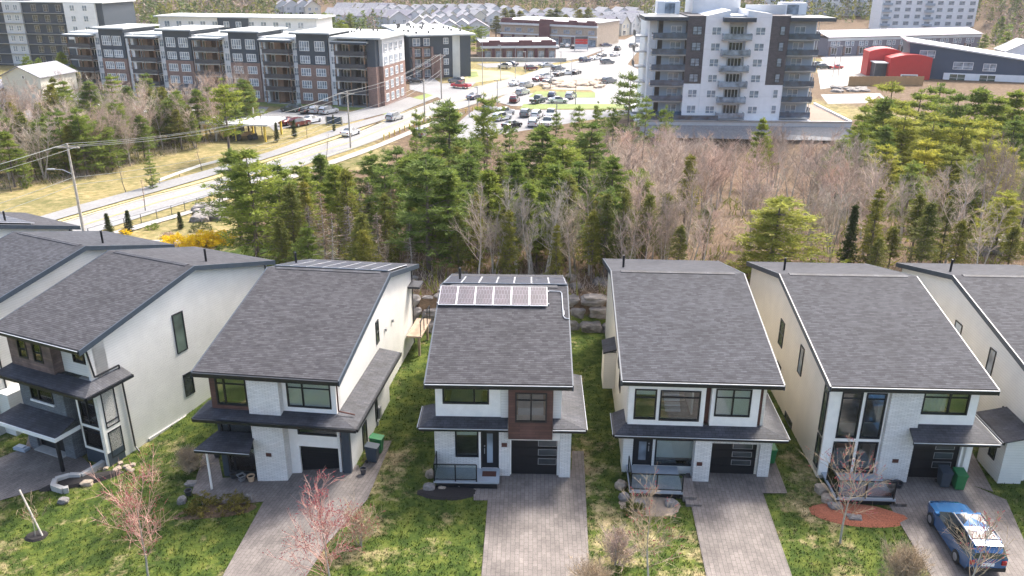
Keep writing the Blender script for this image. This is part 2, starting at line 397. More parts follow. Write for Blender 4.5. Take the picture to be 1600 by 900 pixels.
def axis(stops):
    out = []
    for (a, b, st) in stops:
        n = max(1, round((b-a)/st)); out += [a+(b-a)*i/n for i in range(n)]
    return out+[stops[-1][1]]
gx = axis([(-900, -300, 60), (-300, -70, 10), (-70, 60, 1.0), (60, 110, 3), (110, 320, 10), (320, 1000, 60)])
gy = axis([(-60, 8, 10), (8, 64, .8), (64, 130, 2.2), (130, 240, 6), (240, 700, 15), (700, 1260, 40)])
gb = MB(); gb.v = [(x, y, h(x, y)) for y in gy for x in gx]; nx = len(gx)
gb.f = [(j*nx+i, j*nx+i+1, (j+1)*nx+i+1, (j+1)*nx+i) for j in range(len(gy)-1) for i in range(nx-1)]; gb.m = [0]*len(gb.f)
gme = gb.make('ground', M['ground']); gme.shade_smooth()
ca = gme.color_attributes.new('zone', 'FLOAT_COLOR', 'POINT')
buf = []
for v in gb.v: a = zone(v[0], v[1]); buf += [a[0], a[1], a[2], 1.]
ca.data.foreach_set('color', buf)
tag(link('ground', gme), kind='structure')
def resample(pl, n):
    d = [0]
    for a, b in zip(pl[:-1], pl[1:]): d.append(d[-1]+math.hypot(b[0]-a[0], b[1]-a[1]))
    out = []
    for i in range(n+1):
        s = d[-1]*i/n; k = 0
        while k < len(pl)-2 and d[k+1] < s: k += 1
        w = (s-d[k])/max(1e-6, d[k+1]-d[k]); out.append((pl[k][0]*(1-w)+pl[k+1][0]*w, pl[k][1]*(1-w)+pl[k+1][1]*w))
    return out
def strip(name, A, B, mat, lift=.06, n=60, m=6, px=True, kind='structure', curb=0):
    if px: A = [G(*p) for p in A]; B = [G(*p) for p in B]
    A = resample(A, n); B = resample(B, n); mb = MB()
    for a, b in zip(A, B):
        for j in range(m+1):
            w = j/m; x = a[0]*(1-w)+b[0]*w; y = a[1]*(1-w)+b[1]*w; mb.v.append((x, y, h(x, y)+lift))
    k = m+1
    mb.f = [(i*k+j, i*k+j+1, (i+1)*k+j+1, (i+1)*k+j) for i in range(n) for j in range(m)]; mb.m = [0]*len(mb.f)
    o = mb.build(name, mat, smooth=True); return tag(o, kind=kind)
def sheet(name, P, mat, lift=.06, px=True, thick=0):
    P = [G(*p) for p in P] if px else P
    mb = MB(); pts = [(p[0], p[1], h(*p)+lift) for p in P]
    if thick: mb.slab(pts, thick)
    else: mb.add(pts)
    return tag(mb.build(name, mat), kind='structure')
# ---- streets, walks and lots of the plain
RU = [(-90,402),(37,362),(72,355),(227,309),(360,274),(432,249),(555,209),(640,173),(691,155),(733,138),(780,127),(819,117),(850,106),(895,97),(923,91),(952,74),(985,58),(1003,46),(1012,38)]
RL = [(-60,430),(60,385),(149,364),(267,325),(336,304),(400,286),(491,253),(552,233),(587,220),(664,188),(715,172),(772,153),(808,144),(850,130),(900,122),(978,104),(1000,76),(1012,62),(1024,38)]
strip('main_road', RU, RL, M['road'], .08, 160, 8)
TU = [(-90,382),(37,347),(128,320),(253,285),(360,256),(424,237),(541,196),(600,180),(640,164),(680,148)]
TL = [(-90,391),(65,351),(197,313),(290,287),(360,266),(440,241),(552,203),(608,185),(640,170),(684,152)]
strip('trail', TU, TL, M['path'], .10, 90, 3)
SU = [(150,371),(293,331),(345,310),(420,285),(495,259),(556,238),(592,225),(668,193),(720,176)]
SL = [(165,375),(300,334),(352,314),(426,290),(500,265),(562,243),(598,229),(674,197),(724,179)]
strip('sidewalk', SU, SL, M['walk'], .11, 70, 2)
strip('road_verge', [(a, b+1.5) for a, b in TL], [(a, b-2.0) for a, b in RU[1:8]], M['tanfield'], .045, 90, 2)
def line(A, w, mat, name='road_line', n=80, lift=.10):
    A = resample([G(*p) for p in A], n); mb = MB()
    for i in range(n):
        a, b = Vector(A[i]), Vector(A[i+1]); d = (b-a).normalized(); q = Vector((-d.y, d.x))*w/2
        mb.add([(p.x, p.y, h(p.x, p.y)+lift) for p in (a-q, b-q, b+q, a+q)])
    return tag(mb.build(name, mat), kind='structure')
CL = [((a[0]*.5+b[0]*.5), (a[1]*.5+b[1]*.5)) for a, b in [((72,355),(149,364)),((227,309),(267,325)),((360,274),(336,304)),((432,249),(491,253)),((555,209),(552,233)),((640,173),(664,188)),((691,155),(715,172)),((780,127),(808,144))]]
line(CL, .16, M['yellow'], lift=.12)
line([(a+2, b+1.2) for a, b in RU[1:12]], .22, M['kerbline'], 'painted_kerb_line', lift=.13)
line([(a-2, b-1.2) for a, b in RL[5:13]], .22, M['kerbline'], 'painted_kerb_line', lift=.13)
sheet('side_street', [(640,132),(690,131),(745,128),(733,139),(690,156),(680,150),(640,140)], M['lot'], .07)
sheet('parking_lot', [(408,180),(440,170),(548,175),(640,152),(664,158),(600,178),(541,193),(470,195),(428,205),(414,192)], M['lot'], .075)
sheet('parking_lot', [(640,118),(668,116),(690,131),(640,133)], M['lot'], .07)
sheet('crossing', [(880,116),(975,98),(1005,112),(1018,142),(940,152),(905,130)], M['road'], .065)
sheet('car_lot', [(795,146),(935,146),(1012,150),(1012,166),(800,166),(770,158)], M['road'], .055)
sheet('car_lot', [(740,172),(1012,172),(1012,212),(700,222),(700,205)], M['lot'], .055)
sheet('lot_lawn', [(818,163),(1012,163),(1012,170),(812,171)], M['lawngreen'], .08)
sheet('lot_lawn', [(838,143),(930,145),(930,153),(826,152)], M['lawngreen'], .08)
sheet('dirt_mound_ground', [(850,140),(865,125),(905,121),(935,124),(930,142)], M['dirt'], .07)
sheet('shop_parking_lot', [(860,66),(950,62),(985,62),(950,76),(905,92),(862,99),(830,104),(760,106),(745,100),(860,96)], M['lot'], .07)
sheet('grass_bank', [(730,108),(795,112),(820,120),(770,126),(690,136),(720,120)], M['tanfield'], .06)
sheet('grass_bank', [(628,158),(668,146),(690,148),(640,170),(606,180),(560,172),(590,169)], M['lawngreen'], .06)
sheet('grass_bank', [(728,112),(745,112),(748,120),(732,122)], M['lawngreen'], .08)
sheet('far_street', [(1003,46),(1024,38),(1000,33),(930,32),(930,35),(985,38)], M['road'], .3)
sheet('gravel_yard', [(1282,148),(1375,146),(1388,160),(1340,208),(1322,200)], M['gravel'], .07)
sheet('plaza', [(1275,98),(1300,92),(1365,92),(1365,132),(1325,134),(1282,140)], M['walk'], .07)
sheet('tower_front_lot', [(1000,195),(1400,200),(1400,222),(1000,215)], M['lot'], .07)
sheet('apartment_drive', [(150,158),(300,160),(420,168),(412,178),(300,170),(150,172)], M['lot'], .075)
sheet('house_street', [(0,168),(130,166),(150,182),(0,190)], M['lot'], .075)
sheet('apartment_lawn', [(155,148),(300,152),(420,157),(592,166),(585,172),(540,172),(420,166),(300,158),(155,157)], M['lawngreen'], .05)
sheet('tower_side_lot', [(1282,90),(1380,70),(1380,92),(1290,100)], M['gravel'], .06)
b = MB(); b.add([(-60,-40,-2.3),(60,-40,.06),(60,19.5,.06),(-60,19.5,.06)]); b.v[0] = (-60,-40,.06); tag(b.build('street', M['path']), kind='structure')
# ---- near the houses: driveways, beds
def drape(name, poly, mat, lift, rz=0, step=.5):    # a polygon on the sloping front yard, cut in bands
    mb = MB(); mb.add([(p[0], p[1], h(*p)+lift) for p in poly]); return tag(mb.build(name, mat), kind='structure')
import bmesh
from mathutils.geometry import tessellate_polygon
DRVP = []
def drive(px, ext, rz=0, lift=.05):
    P = [G(*p) for p in px]
    P = [(x+e[0], y+e[1]) for (x, y), e in zip(P, ext)]
    me = MB(); c, s = math.cos(-rz), math.sin(-rz); ox, oy = P[0]
    Q = [(c*(x-ox)-s*(y-oy), s*(x-ox)+c*(y-oy)) for (x, y) in P]; bm = bmesh.new(); vs = [bm.verts.new((q[0], q[1], 0)) for q in Q]; [bm.faces.new([vs[i] for i in tri]) for tri in tessellate_polygon([[Vector((q[0], q[1], 0)) for q in Q]])]
    for ax in (0, 1):
        lo = min(q[ax] for q in Q); hi = max(q[ax] for q in Q); k = lo+.5
        while k < hi: co = Vector((0, 0, 0)); co[ax] = k; no = Vector((0, 0, 0)); no[ax] = 1; bmesh.ops.bisect_plane(bm, geom=bm.verts[:]+bm.edges[:]+bm.faces[:], plane_co=co, plane_no=no); k += .7
    ci, si = math.cos(rz), math.sin(rz)
    for v in bm.verts: v.co.z = h(ox+ci*v.co.x-si*v.co.y, oy+si*v.co.x+ci*v.co.y)+lift
    bmesh.ops.recalc_face_normals(bm, faces=bm.faces[:]); m2 = bpy.data.meshes.new('driveway'); bm.to_mesh(m2); bm.free(); m2.materials.append(M['pavers']); DRVP.append([Vector(p) for p in P])
    o = link('driveway', m2, None, (ox, oy, 0), rz); return tag(o, kind='structure')
drive([(740,752),(740,783),(762,783),(747,960),(924,960),(912,706),(894,706),(893,735),(783,738)], [(0,0)]*9, R(-1.2))
drive([(1040,776),(1078,782),(1116,960),(1258,960),(1192,772),(1230,772),(1204,704),(1186,704),(1186,738),(1075,738)], [(0,0)]*10, R(-4), .054)
drive([(1383,752),(1380,775),(1490,960),(1650,960),(1572,782),(1520,760),(1552,770),(1515,700),(1500,700),(1500,742),(1400,742)], [(0,0)]*11, R(-7), .05)
drive([(300,772),(348,790),(412,785),(316,960),(442,960),(512,850),(574,782),(612,690),(596,690),(562,735),(560,728),(455,726),(440,745),(348,748),(338,700),(320,702)], [(0,0)]*16, R(-14), .06)
drive([(-60,800),(0,783),(130,748),(150,735),(100,690),(45,680),(40,700),(-60,740)], [(0,0)]*8, R(-30), .05)
def bed(name, c, rx, ry, mat, seed, hgt=.10, rz=0):
    rnd = random.Random(seed); mb = MB(); n = 22; ring = []
    for i in range(n):
        t = 2*math.pi*i/n; k = 1+rnd.uniform(-.05, .05); x = rx*k*math.cos(t); y = ry*k*math.sin(t)
        ring.append((c[0]+x*math.cos(rz)-y*math.sin(rz), c[1]+x*math.sin(rz)+y*math.cos(rz)))
    mb.v = [(c[0], c[1], h(*c)+hgt+.03)]+[(c[0]+(p[0]-c[0])*.8, c[1]+(p[1]-c[1])*.8, h(*p)+hgt) for p in ring]+[(p[0], p[1], h(*p)+.005) for p in ring]
    mb.f = [(0, 1+i, 1+(i+1) % n) for i in range(n)]+[(1+i, 1+n+i, 1+n+(i+1) % n, 1+(i+1) % n) for i in range(n)]; mb.m = [0]*len(mb.f)
    return tag(mb.build(name, mat), kind='structure')
bed('mulch_bed', G(700,770), 1.55, .62, M['mulch'], 1)
bed('mulch_bed', G(1342,805), 2.35, .9, M['mulchred'], 2, rz=R(-8))
bed('mulch_bed', G(57,838), .55, .45, M['mulch'], 3)
bed('flower_bed', G(128,752), 2.2, .5, M['mulch'], 4, .16, rz=R(22))
bed('gravel_bed', G(1015,790), 1.5, .9, M['dirt'], 5, .06)
bed('gravel_bed', G(335,798), 2.0, .6, M['ground'], 6, .06, rz=R(5))
# ------------------------------------------------------------------ the row of houses
def hole_boxes(mb, x0, x1, z0, z1, y0, y1, holes, m=0):
    xs = sorted({x0, x1, *[clamp(c, x0, x1) for q in holes for c in q[:2]]}); zs = sorted({z0, z1, *[clamp(c, z0, z1) for q in holes for c in q[2:]]})
    for a, b in zip(zs[:-1], zs[1:]):
        run = None
        for c, d in zip(xs[:-1], xs[1:]):
            inside = any(q[0]-1e-6 <= c and d <= q[1]+1e-6 and q[2]-1e-6 <= a and b <= q[3]+1e-6 for q in holes)
            if inside:
                if run is not None: mb.box(run, y0, a, c, y1, b, m); run = None
            elif run is None: run = c
        if run is not None: mb.box(run, y0, a, x1, y1, b, m)
class House:
    def __init__(s, label, O, deg, W, yr, D, gz, bx, lip=True, e=5.6, r=7.5, y0=.62, sid='siding', lower=None, group=None):
        s.root = thing('house', label, 'house', (O[0], O[1], 0), R(deg), 'black trimmed white houses in the row'); s.W, s.D, s.gz = W, D, gz
        s.yr, s.e, s.r = yr, e, r; s.O = O; s.deg = deg
        b = MB(); b.slab([(0,0,e),(W,0,e),(W,yr,r),(0,yr,r)], .10); b.slab([(0,yr,r),(W,yr,r),(W,D,e),(0,D,e)], .10)
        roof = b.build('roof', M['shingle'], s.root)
        v = MB(); v.slab([(.55,yr-.16,r+.0),(W-.55,yr-.16,r+.0),(W-.55,yr+.02,r+.045),(.55,yr+.02,r+.045)], .04); v.slab([(.55,yr+.03,r+.045),(W-.55,yr+.03,r+.045),(W-.55,yr+.2,r+.0),(.55,yr+.2,r+.0)], .05)
        v.build('ridge_vent', M['shingledark'], roof)
        p = MB(); px_ = .9 if deg > -10 else W-1.2; p.tube((px_, yr+2.2, r-.7), (px_, yr+2.2, r+.25), .07, n=8, cap=True); p.build('vent_pipe', M['black'], roof)
        t = MB()
        for xa, xb in ((-.05, .02), (W-.02, W+.05)):
            t.slab([(xa,-.06,e-.01),(xb,-.06,e-.01),(xb,yr,r+.022),(xa,yr,r+.022)], .30); t.slab([(xa,yr,r+.022),(xb,yr,r+.022),(xb,D+.05,e-.01),(xa,D+.05,e-.01)], .30)
        t.box(.021, D, e-.3, W-.021, D+.06, e-.02)
        t.build('roof_trim', M['navytrim'], s.root)
        g = MB(); g.box(.021, -.13, e-.20, W-.021, -.002, e-.03); g.box(.021, .0, e-.32, W-.021, .05, e-.11); g.build('gutter', M['black'], s.root)
        if lip: l = MB(); l.box(0, -.15, e-.045, W, -.125, e-.012); l.build('gutter_lip', M['gutterlight'], s.root)
        s.bx = bx; zb = gz-.6
        def zr(y): return (e+(r-e)*y/yr if y < yr else e+(r-e)*(D-y)/(D-yr))-.11
        s.zr = zr; ye = D-.35
        for x, sx in ((bx[0], 1), (bx[1], -1)):
            w = MB(); t_ = .14*sx
            prof = [(y0, zb), (ye, zb), (ye, zr(ye)), (yr, zr(yr)), (y0, zr(y0))]
            a = [(x, y, z) for y, z in prof]; c = [(x+t_, y, z) for y, z in prof]; n = 5
            w.mesh_faces(a+c, [tuple(range(n)), tuple(range(2*n-1, n-1, -1))]+[(i, n+i, n+(i+1) % n, (i+1) % n) for i in range(n)])
            w.build('side_wall', M[sid], s.root)
        w = MB(); w.box(bx[0]+.15, ye-.14, zb, bx[1]-.15, ye, zr(ye)); w.build('back_wall', M[sid], s.root)
        w = MB()
        for z in ((gz+.02, gz+2.75, gz+2.75+2.6) if gz < -.3 else (gz+.42, 2.95)): w.box(bx[0]+.16, y0+.6, z-.08, bx[1]-.16, ye-.2, z)
        w.build('interior_floor', M['floorin'], s.root)
        w = MB(); w.box(bx[0]+.16, 4.2, zb, bx[1]-.16, 4.3, zr(4.2)-.15); w.box(bx[0]+.17, 1.5, zb, bx[0]+.19, 4.19, zr(1.6)-.1); w.box(bx[1]-.19, 1.5, zb, bx[1]-.17, 4.19, zr(1.6)-.1)
        w.box((bx[0]+bx[1])/2-.05, 1.5, zb, (bx[0]+bx[1])/2+.05, 4.19, zr(1.6)-.12)
        w.build('interior_wall', M['room'], s.root)
        for yy in (D-.6,):   # downpipe at the back corner
            q = MB(); x = bx[1]+.06; q.path([(x, yy, zr(yy)-.2), (x, yy, gz+.3), (x+.4, yy-.1, gz+.12)], .045, 6); q.build('downpipe', M['black'], s.root)
    def panel(s, nm, mat, x0, x1, z0, z1, yf, holes=(), back=1.3, t=.14):
        mb = MB(); hole_boxes(mb, x0, x1, z0, z1, yf, yf+t, holes)
        mb.box(x0, yf+t, z0, x0+.08, back, z1); mb.box(x1-.08, yf+t, z0, x1, back, z1)
        mb.box(x0+.081, yf+t, z0, x1-.081, back, z0+.06); mb.box(x0+.081, yf+t, z1-.06, x1-.081, back, z1)
        return mb.build(nm, M[mat], s.root)
    def win(s, x0, x1, z0, z1, yf, vm=(), hm=(), blind=None, fr='black', w=.075, gl='glass', curtain=None):
        f = MB(); a, b = yf-.035, yf+.09
        f.box(x0, a, z0, x1, b, z0+w); f.box(x0, a, z1-w, x1, b, z1); f.box(x0, a, z0+w, x0+w, b, z1-w); f.box(x1-w, a, z0+w, x1, b, z1-w)
        for k in vm: xm = x0+(x1-x0)*k; f.box(xm-.04, a+.01, z0+w, xm+.04, b-.01, z1-w)
        cuts = [x0+w]+[x0+(x1-x0)*k for k in vm]+[x1-w]
        for k in hm:
            zm = z0+(z1-z0)*k
            for i in range(len(cuts)-1): f.box(cuts[i]+(.04 if i else 0), a+.012, zm-.02, cuts[i+1]-(.04 if i < len(cuts)-2 else 0), b-.012, zm+.02)
        o = f.build('window', M[fr], s.root)
        g = MB(); g.box(x0+w, yf+.03, z0+w, x1-w, yf+.042, z1-w); g.build('pane', M[gl], o)
        if blind:
            q = MB(); q.box(x0+w+.005, yf+.055, z1-(z1-z0)*blind, x1-w-.005, yf+.07, z1-w); q.build('blind', M['blind'], o)
        if curtain:
            q = MB(); n = 10; xa, xb = x0+(x1-x0)*curtain[0], x0+(x1-x0)*curtain[1]
            for i in range(n):
                u0, u1 = xa+(xb-xa)*i/n, xa+(xb-xa)*(i+1)/n; q.add([(u0, yf+.2+.05*(i % 2), z0+.05), (u1, yf+.2+.05*((i+1) % 2), z0+.05), (u1, yf+.2+.05*((i+1) % 2), z1-.05), (u0, yf+.2+.05*(i % 2), z1-.05)])
            q.build('curtain', M['fabric'], o)
        return o
    def swin(s, side, y0, y1, z0, z1, gl='dglass', hm=(), x=None, fr='black'):
        x = (s.bx[1] if side > 0 else s.bx[0]) if x is None else x; f = MB(); w = .06; a, b = x-.01*side, x+.05*side
        f.box(a, y0, z0, b, y1, z0+w); f.box(a, y0, z1-w, b, y1, z1); f.box(a, y0, z0+w, b, y0+w, z1-w); f.box(a, y1-w, z0+w, b, y1, z1-w)
        for k in hm: zm = z0+(z1-z0)*k; f.box(a, y0+w, zm-.03, b, y1-w, zm+.03)
        o = f.build('window', M[fr], s.root); g = MB(); g.box(x, y0+w, z0+w, x+.02*side, y1-w, z1-w); g.build('pane', M[gl], o); return o
    def door(s, x0, x1, z0, z1, yf, gl='blindglass', flip=False):
        o = MB(); hole_boxes(o, x0, x1, z0, z1, yf, yf+.07, [(x0+.24, x1-.24, z0+.28, z1-.2)]); o.box(x0-.07, yf-.05, z0-.1, x0-.001, yf+.1, z1+.07); o.box(x1+.001, yf-.05, z0-.1, x1+.07, yf+.1, z1+.07); o.box(x0, yf-.05, z1+.001, x1, yf+.1, z1+.07)
        d = o.build('front_door', M['black'], s.root)
        g = MB(); g.box(x0+.24, yf+.02, z0+.28, x1-.24, yf+.04, z1-.2); g.build('pane', M['dglassblue'], d)
        k = MB(); xx = x0+.12 if not flip else x1-.12; k.box(xx-.02, yf-.06, z0+.85, xx+.02, yf-.001, z0+1.15); k.box(xx-.03, yf-.04, z0+1.25, xx+.03, yf-.001, z0+1.32); k.build('door_handle', M['metal'], d)
    def garage(s, x0, x1, z0, z1, yf, glx=None, rows=3):
        o = MB(); n = 4; hh = (z1-z0)/n
        for i in range(n): o.box(x0, yf, z0+hh*i+.012, x1, yf+.06, z0+hh*(i+1)-.006)
        o.box(x0, yf+.02, z0, x1, yf+.08, z1)
        d = o.build('garage_door', M['garage'], s.root)
        if glx:
            for i in range(rows):
                zt = z1-hh*i-.10; g = MB(); g.box(glx[0], yf-.015, zt-hh+.17, glx[1], yf+.01, zt); f = g.build('garage_window', M['metal'], d)
                q = MB(); q.box(glx[0]+.03, yf-.022, zt-hh+.20, glx[1]-.03, yf-.0155, zt-.03); q.build('garage_pane', M['dglass'], d)
        k = MB(); k.box(x0, yf-.55, z0-.06, x1, yf+.1, z0+.0); k.build('garage_sill', M['concrete'], s.root)
    def lowroof(s, quads, t=.18, lips=(), light=True):
        b = MB()
        for q in quads: b.slab(q, .07)
        o = b.build('lower_roof', M['shingledark'], s.root)
        f = MB(); l = MB()
        for (p, q) in lips:
            dx, dy = q[0]-p[0], q[1]-p[1]
            if abs(dx) > abs(dy): f.box(min(p[0], q[0])-.02, p[1]-.10, p[2]-t, max(p[0], q[0])+.02, p[1]-.004, p[2]-.02); l.box(min(p[0], q[0])-.02, p[1]-.125, p[2]-.05, max(p[0], q[0])+.02, p[1]-.101, p[2]-.015)
            else:
                sgn = 1 if p[0] > s.W/2 else -1; f.box(p[0]+.004*sgn, min(p[1], q[1]), p[2]-t, p[0]+.1*sgn, max(p[1], q[1]), p[2]-.02); l.box(p[0]+.101*sgn, min(p[1], q[1]), p[2]-.05, p[0]+.125*sgn, max(p[1], q[1]), p[2]-.015)
        f.build('gutter', M['black'], o)
        if light: l.build('gutter_lip', M['gutterlight'], o)
        return o
    def skirt(s, x0, x1, ye, ze, yw, zw, left=None, right=None, back_l=None, back_r=None, light=True):
        xl = left if left is not None else x0; xr = right if right is not None else x1
        q = [[(x0,ye,ze),(x1,ye,ze),(xr,yw,zw),(xl,yw,zw)]]; lips = [((x0,ye,ze),(x1,ye,ze))]
        if back_r: q.append([(x1,ye,ze),(x1,back_r,ze),(xr,back_r,zw),(xr,yw,zw)]); lips.append(((x1,ye,ze),(x1,back_r,ze)))
        if back_l: q.append([(x0,back_l,ze),(x0,ye,ze),(xl,yw,zw),(xl,back_l,zw)]); lips.append(((x0,ye,ze),(x0,back_l,ze)))
        return s.lowroof(q, lips=lips, light=light)
    def box(s, nm, mat, *a):
        b = MB(); b.box(*a); return b.build(nm, M[mat], s.root)
    def deck(s, x0, x1, y0, y1, z, rails, gz=None, hh=.95):
        gz = s.gz if gz is None else gz
        b = MB(); b.box(x0, y0, z-.1, x1, y1, z); p = b.build('porch', M['deck'], s.root)
        b = MB(); b.box(x0+.12, y0+.12, gz-.1, x1-.1, y1, z-.1); b.build('porch_base', M['black'], p)
        r = MB(); g = MB()
        for (a, c) in rails:
            d = Vector((c[0]-a[0], c[1]-a[1])); n = max(1, round(d.length/1.3)); 
            for i in range(n+1):
                x = a[0]+d.x*i/n; y = a[1]+d.y*i/n; r.box(x-.03, y-.03, z+.001, x+.03, y+.03, z+hh)
            for zz in (z+.09, z+hh): 
                if abs(d.x) > abs(d.y): r.box(a[0], a[1]-.022, zz, c[0], a[1]+.022, zz+.045)
                else: r.box(a[0]-.022, a[1], zz, a[0]+.022, c[1], zz+.045)
            if abs(d.x) > abs(d.y): g.box(a[0]+.03, a[1]-.006, z+.14, c[0]-.03, a[1]+.006, z+hh-.001)
            else: g.box(a[0]-.006, min(a[1], c[1])+.03, z+.14, a[0]+.006, max(a[1], c[1])-.03, z+hh-.001)
        ro = r.build('railing', M['black'], p); g.build('rail_glass', M['railglass'], p)
    def solar(s, x0, cols, pw, y0, rows, ph, front, mat):
        sl = (s.r-s.e)/s.yr if front else -(s.r-s.e)/(s.D-s.yr)
        for j in range(rows):
            for i in range(cols):
                xa = x0+i*pw; ya = y0+j*ph; yb = ya+ph-.03; xb = xa+pw-.03
                def z(y): return (s.e+sl*y if front else s.r+sl*(y-s.yr))
                P = lambda d: [(xa+d, ya+d, z(ya+d)), (xb-d, ya+d, z(ya+d)), (xb-d, yb-d, z(yb-d)), (xa+d, yb-d, z(yb-d))]
                f = MB(); f.slab([(p[0], p[1], p[2]+.15) for p in P(0)], .04); o = f.build('solar_panel', M['solarframe'], s.root)
                c = MB(); c.slab([(p[0], p[1], p[2]+.156) for p in P(.022)], .005); c.build('solar_cells', M[mat], o)
                if i == 0 and j == 0:
                    r = MB()
                    for yy in (y0+.25, y0+ph*rows-.35): r.slab([(x0-.1, yy, z(yy)+.09), (x0+cols*pw+.08, yy, z(yy)+.09), (x0+cols*pw+.08, yy+.05, z(yy+.05)+.09), (x0-.1, yy+.05, z(yy+.05)+.09)], .09)
                    r.build('panel_rail', M['metal'], s.root)
    def wallbits(s, side, items):
        x = s.bx[1] if side > 0 else s.bx[0]
        b = MB()
        for (y, z, w, hh) in items: b.box(x, y, z, x+.12*side, y+w, z+hh)
        b.build('wall_vent', M['metal'], s.root)
# --- third house, in the middle, with two rows of solar panels
H = House('white house with solar panels on both roof slopes and brown planks over its garage', (-4.2, 35.8), -1.2, 7.15, 8.2, 15.2, 0, (.42, 6.66))
H.panel('front_wall', 'white', .42, 3.66, 3.2, 5.52, .55, [(.78, 3.08, 4.17, 5.3)])
H.panel('front_wall', 'siding', 3.67, 6.66, 3.1, 5.52, .5, [(4.1, 6.17, 3.3, 5.3)])
H.panel('wood_box', 'wood', 4.04, 6.24, 2.4, 5.36, .2, [(4.38, 5.94, 3.38, 5.04)], .49)
H.panel('front_wall', 'brickwhite', .32, 4.10, -.1, 3.2, .5, [(1.36, 2.54, 1.15, 2.8), (2.66, 3.56, .5, 2.76)])
H.panel('front_wall', 'white', 4.11, 6.64, -.1, 2.62, .5, [(4.13, 6.62, -.09, 2.17)])
H.box('brick_pillar', 'brickwhite', 6.65, .45, -.2, 7.2, 1.0, 3.2); H.box('side_bump', 'siding', 6.68, 1.01, -.3, 7.16, 5.4, 3.2)
H.win(.78, 3.08, 4.17, 5.3, .55, (.68,), (), curtain=None); H.win(4.38, 5.94, 3.38, 5.04, .2, (.5,), (.74,))
H.win(1.36, 2.54, 1.15, 2.8, .5, (), (), blind=.25); H.door(2.72, 3.5, .5, 2.7, .55); H.box('white_strip', 'white', 2.55, .46, .5, 2.655, .52, 2.8)
H.garage(4.13, 6.62, .02, 2.17, .72, (5.55, 6.5)); H.box('house_number_plaque', 'wooddark', 3.7, .46, 1.78, 3.98, .50, 2.0)
H.skirt(-.32, 4.03, -.2, 3.27, .54, 3.47, left=.42, back_l=1.9)
H.skirt(6.25, 7.82, -.2, 3.27, .54, 3.47, right=6.67, back_r=5.6)
H.deck(.36, 3.62, -.75, .5, .5, [((.4, -.71), (2.5, -.71)), ((.4, -.71), (.4, .45))])
H.box('door_mat', 'wooddark', 2.75, -.25, .501, 3.45, .2, .515)
H.solar(.04, 6, 1.0, 6.15, 1, 1.78, True, 'solarwarm'); H.solar(.15, 7, 1.0, 8.45, 2, 1.85, False, 'solar')
b = MB(); zc = lambda y: 5.6+1.9*y/8.2+.05
b.path([(6.1, 7.7, zc(7.7)), (6.75, 7.65, zc(7.65)), (6.82, 7.5, zc(7.5)), (6.85, 5.4, zc(5.4)), (6.95, 5.2, zc(5.2)), (7.15, 5.15, zc(5.15))], .025, 5); b.path([(6.9, 5.5, zc(5.5)), (6.92, 9.2, 7.5-1.9*1/7+.05)], .02, 4); b.build('roof_conduit', M['gutterlight'], H.root)
b = MB(); b.box(1.0, 1.6, 3.0, 2.6, 3.6, 3.55); o = b.build('bed', M['fabric'], H.root); b = MB(); b.box(4.5, 1.4, 2.96, 5.8, 3.2, 3.5); b.build('bed', M['fabric'], H.root)
H3 = H
# --- fourth house
H = House('white house with two framed bays between dark red posts, cream side wall, plain roof', (5.4, 36.2), -2.8, 7.8, 10.3, 18.0, 0, (.36, 7.2), sid='siding_warm')
H.panel('front_wall', 'white', .43, 4.2, 2.86, 5.2, .4, [(.70, 1.80, 3.22, 4.93), (1.96, 3.96, 3.18, 4.9)], 1.6)
H.box('trim_line', 'black', .42, .392, 5.2, 4.22, .7, 5.23)
H.panel('wood_wall', 'wooddark', 4.21, 4.60, 2.9, 5.45, .75, (), 1.6); H.panel('wood_wall', 'wooddark', 6.8, 7.2, 2.9, 5.45, .65, (), 1.6); H.panel('upper_wall', 'white', .43, 6.9, 5.24, 5.5, .75, (), 1.6)
H.panel('front_wall', 'white', 4.5, 6.86, 2.95, 5.2, .42, [(4.68, 6.44, 3.5, 5.05)], 1.55)
H.panel('front_wall', 'siding', .3, 4.05, -.2, 2.75, .5, [(.80, 1.78, .45, 2.05), (1.92, 3.98, .5, 2.05)], 1.5)
H.box('brick_column', 'brickwhite', 3.8, -.2, -.2, 4.62, .42, 2.58)
H.panel('front_wall', 'brickwhite', 4.63, 7.75, -.2, 2.72, .40, [(4.7, 7.18, -.19, 1.95)], 1.0); H.box('side_bump', 'siding_warm', 7.21, 1.01, -.3, 7.7, 4.4, 2.7)
H.win(.70, 1.80, 3.22, 4.93, .4, (), (.72,), blind=.2); H.win(1.96, 3.96, 3.18, 4.9, .4, (), (.76,)); H.win(4.68, 6.44, 3.5, 5.05, .42, (.5,), (.68,), blind=.97)
H.win(1.92, 3.98, .5, 2.05, .5, (), (), blind=.72); H.door(.86, 1.72, .45, 2.03, .55, flip=True)
H.garage(4.7, 7.18, .02, 1.95, .62, (5.85, 6.85)); H.box('house_number_plaque', 'wooddark', 3.95, -.235, 1.0, 4.22, -.201, 1.2)
H.skirt(-.22, 8.28, -.22, 2.68, .50, 2.95, left=.36, right=7.2, back_l=1.9, back_r=4.6)
H.deck(.5, 3.1, -1.8, .5, .45, [((.55, -1.75), (3.05, -1.75)), ((.55, -1.75), (.55, -.2))])
b = MB(); b.box(3.11, -1.9, -.1, 3.75, -.3, .3); b.box(3.2, -2.3, -.1, 3.95, -1.91, .15); b.build('front_step', M['pavers'], H.root)
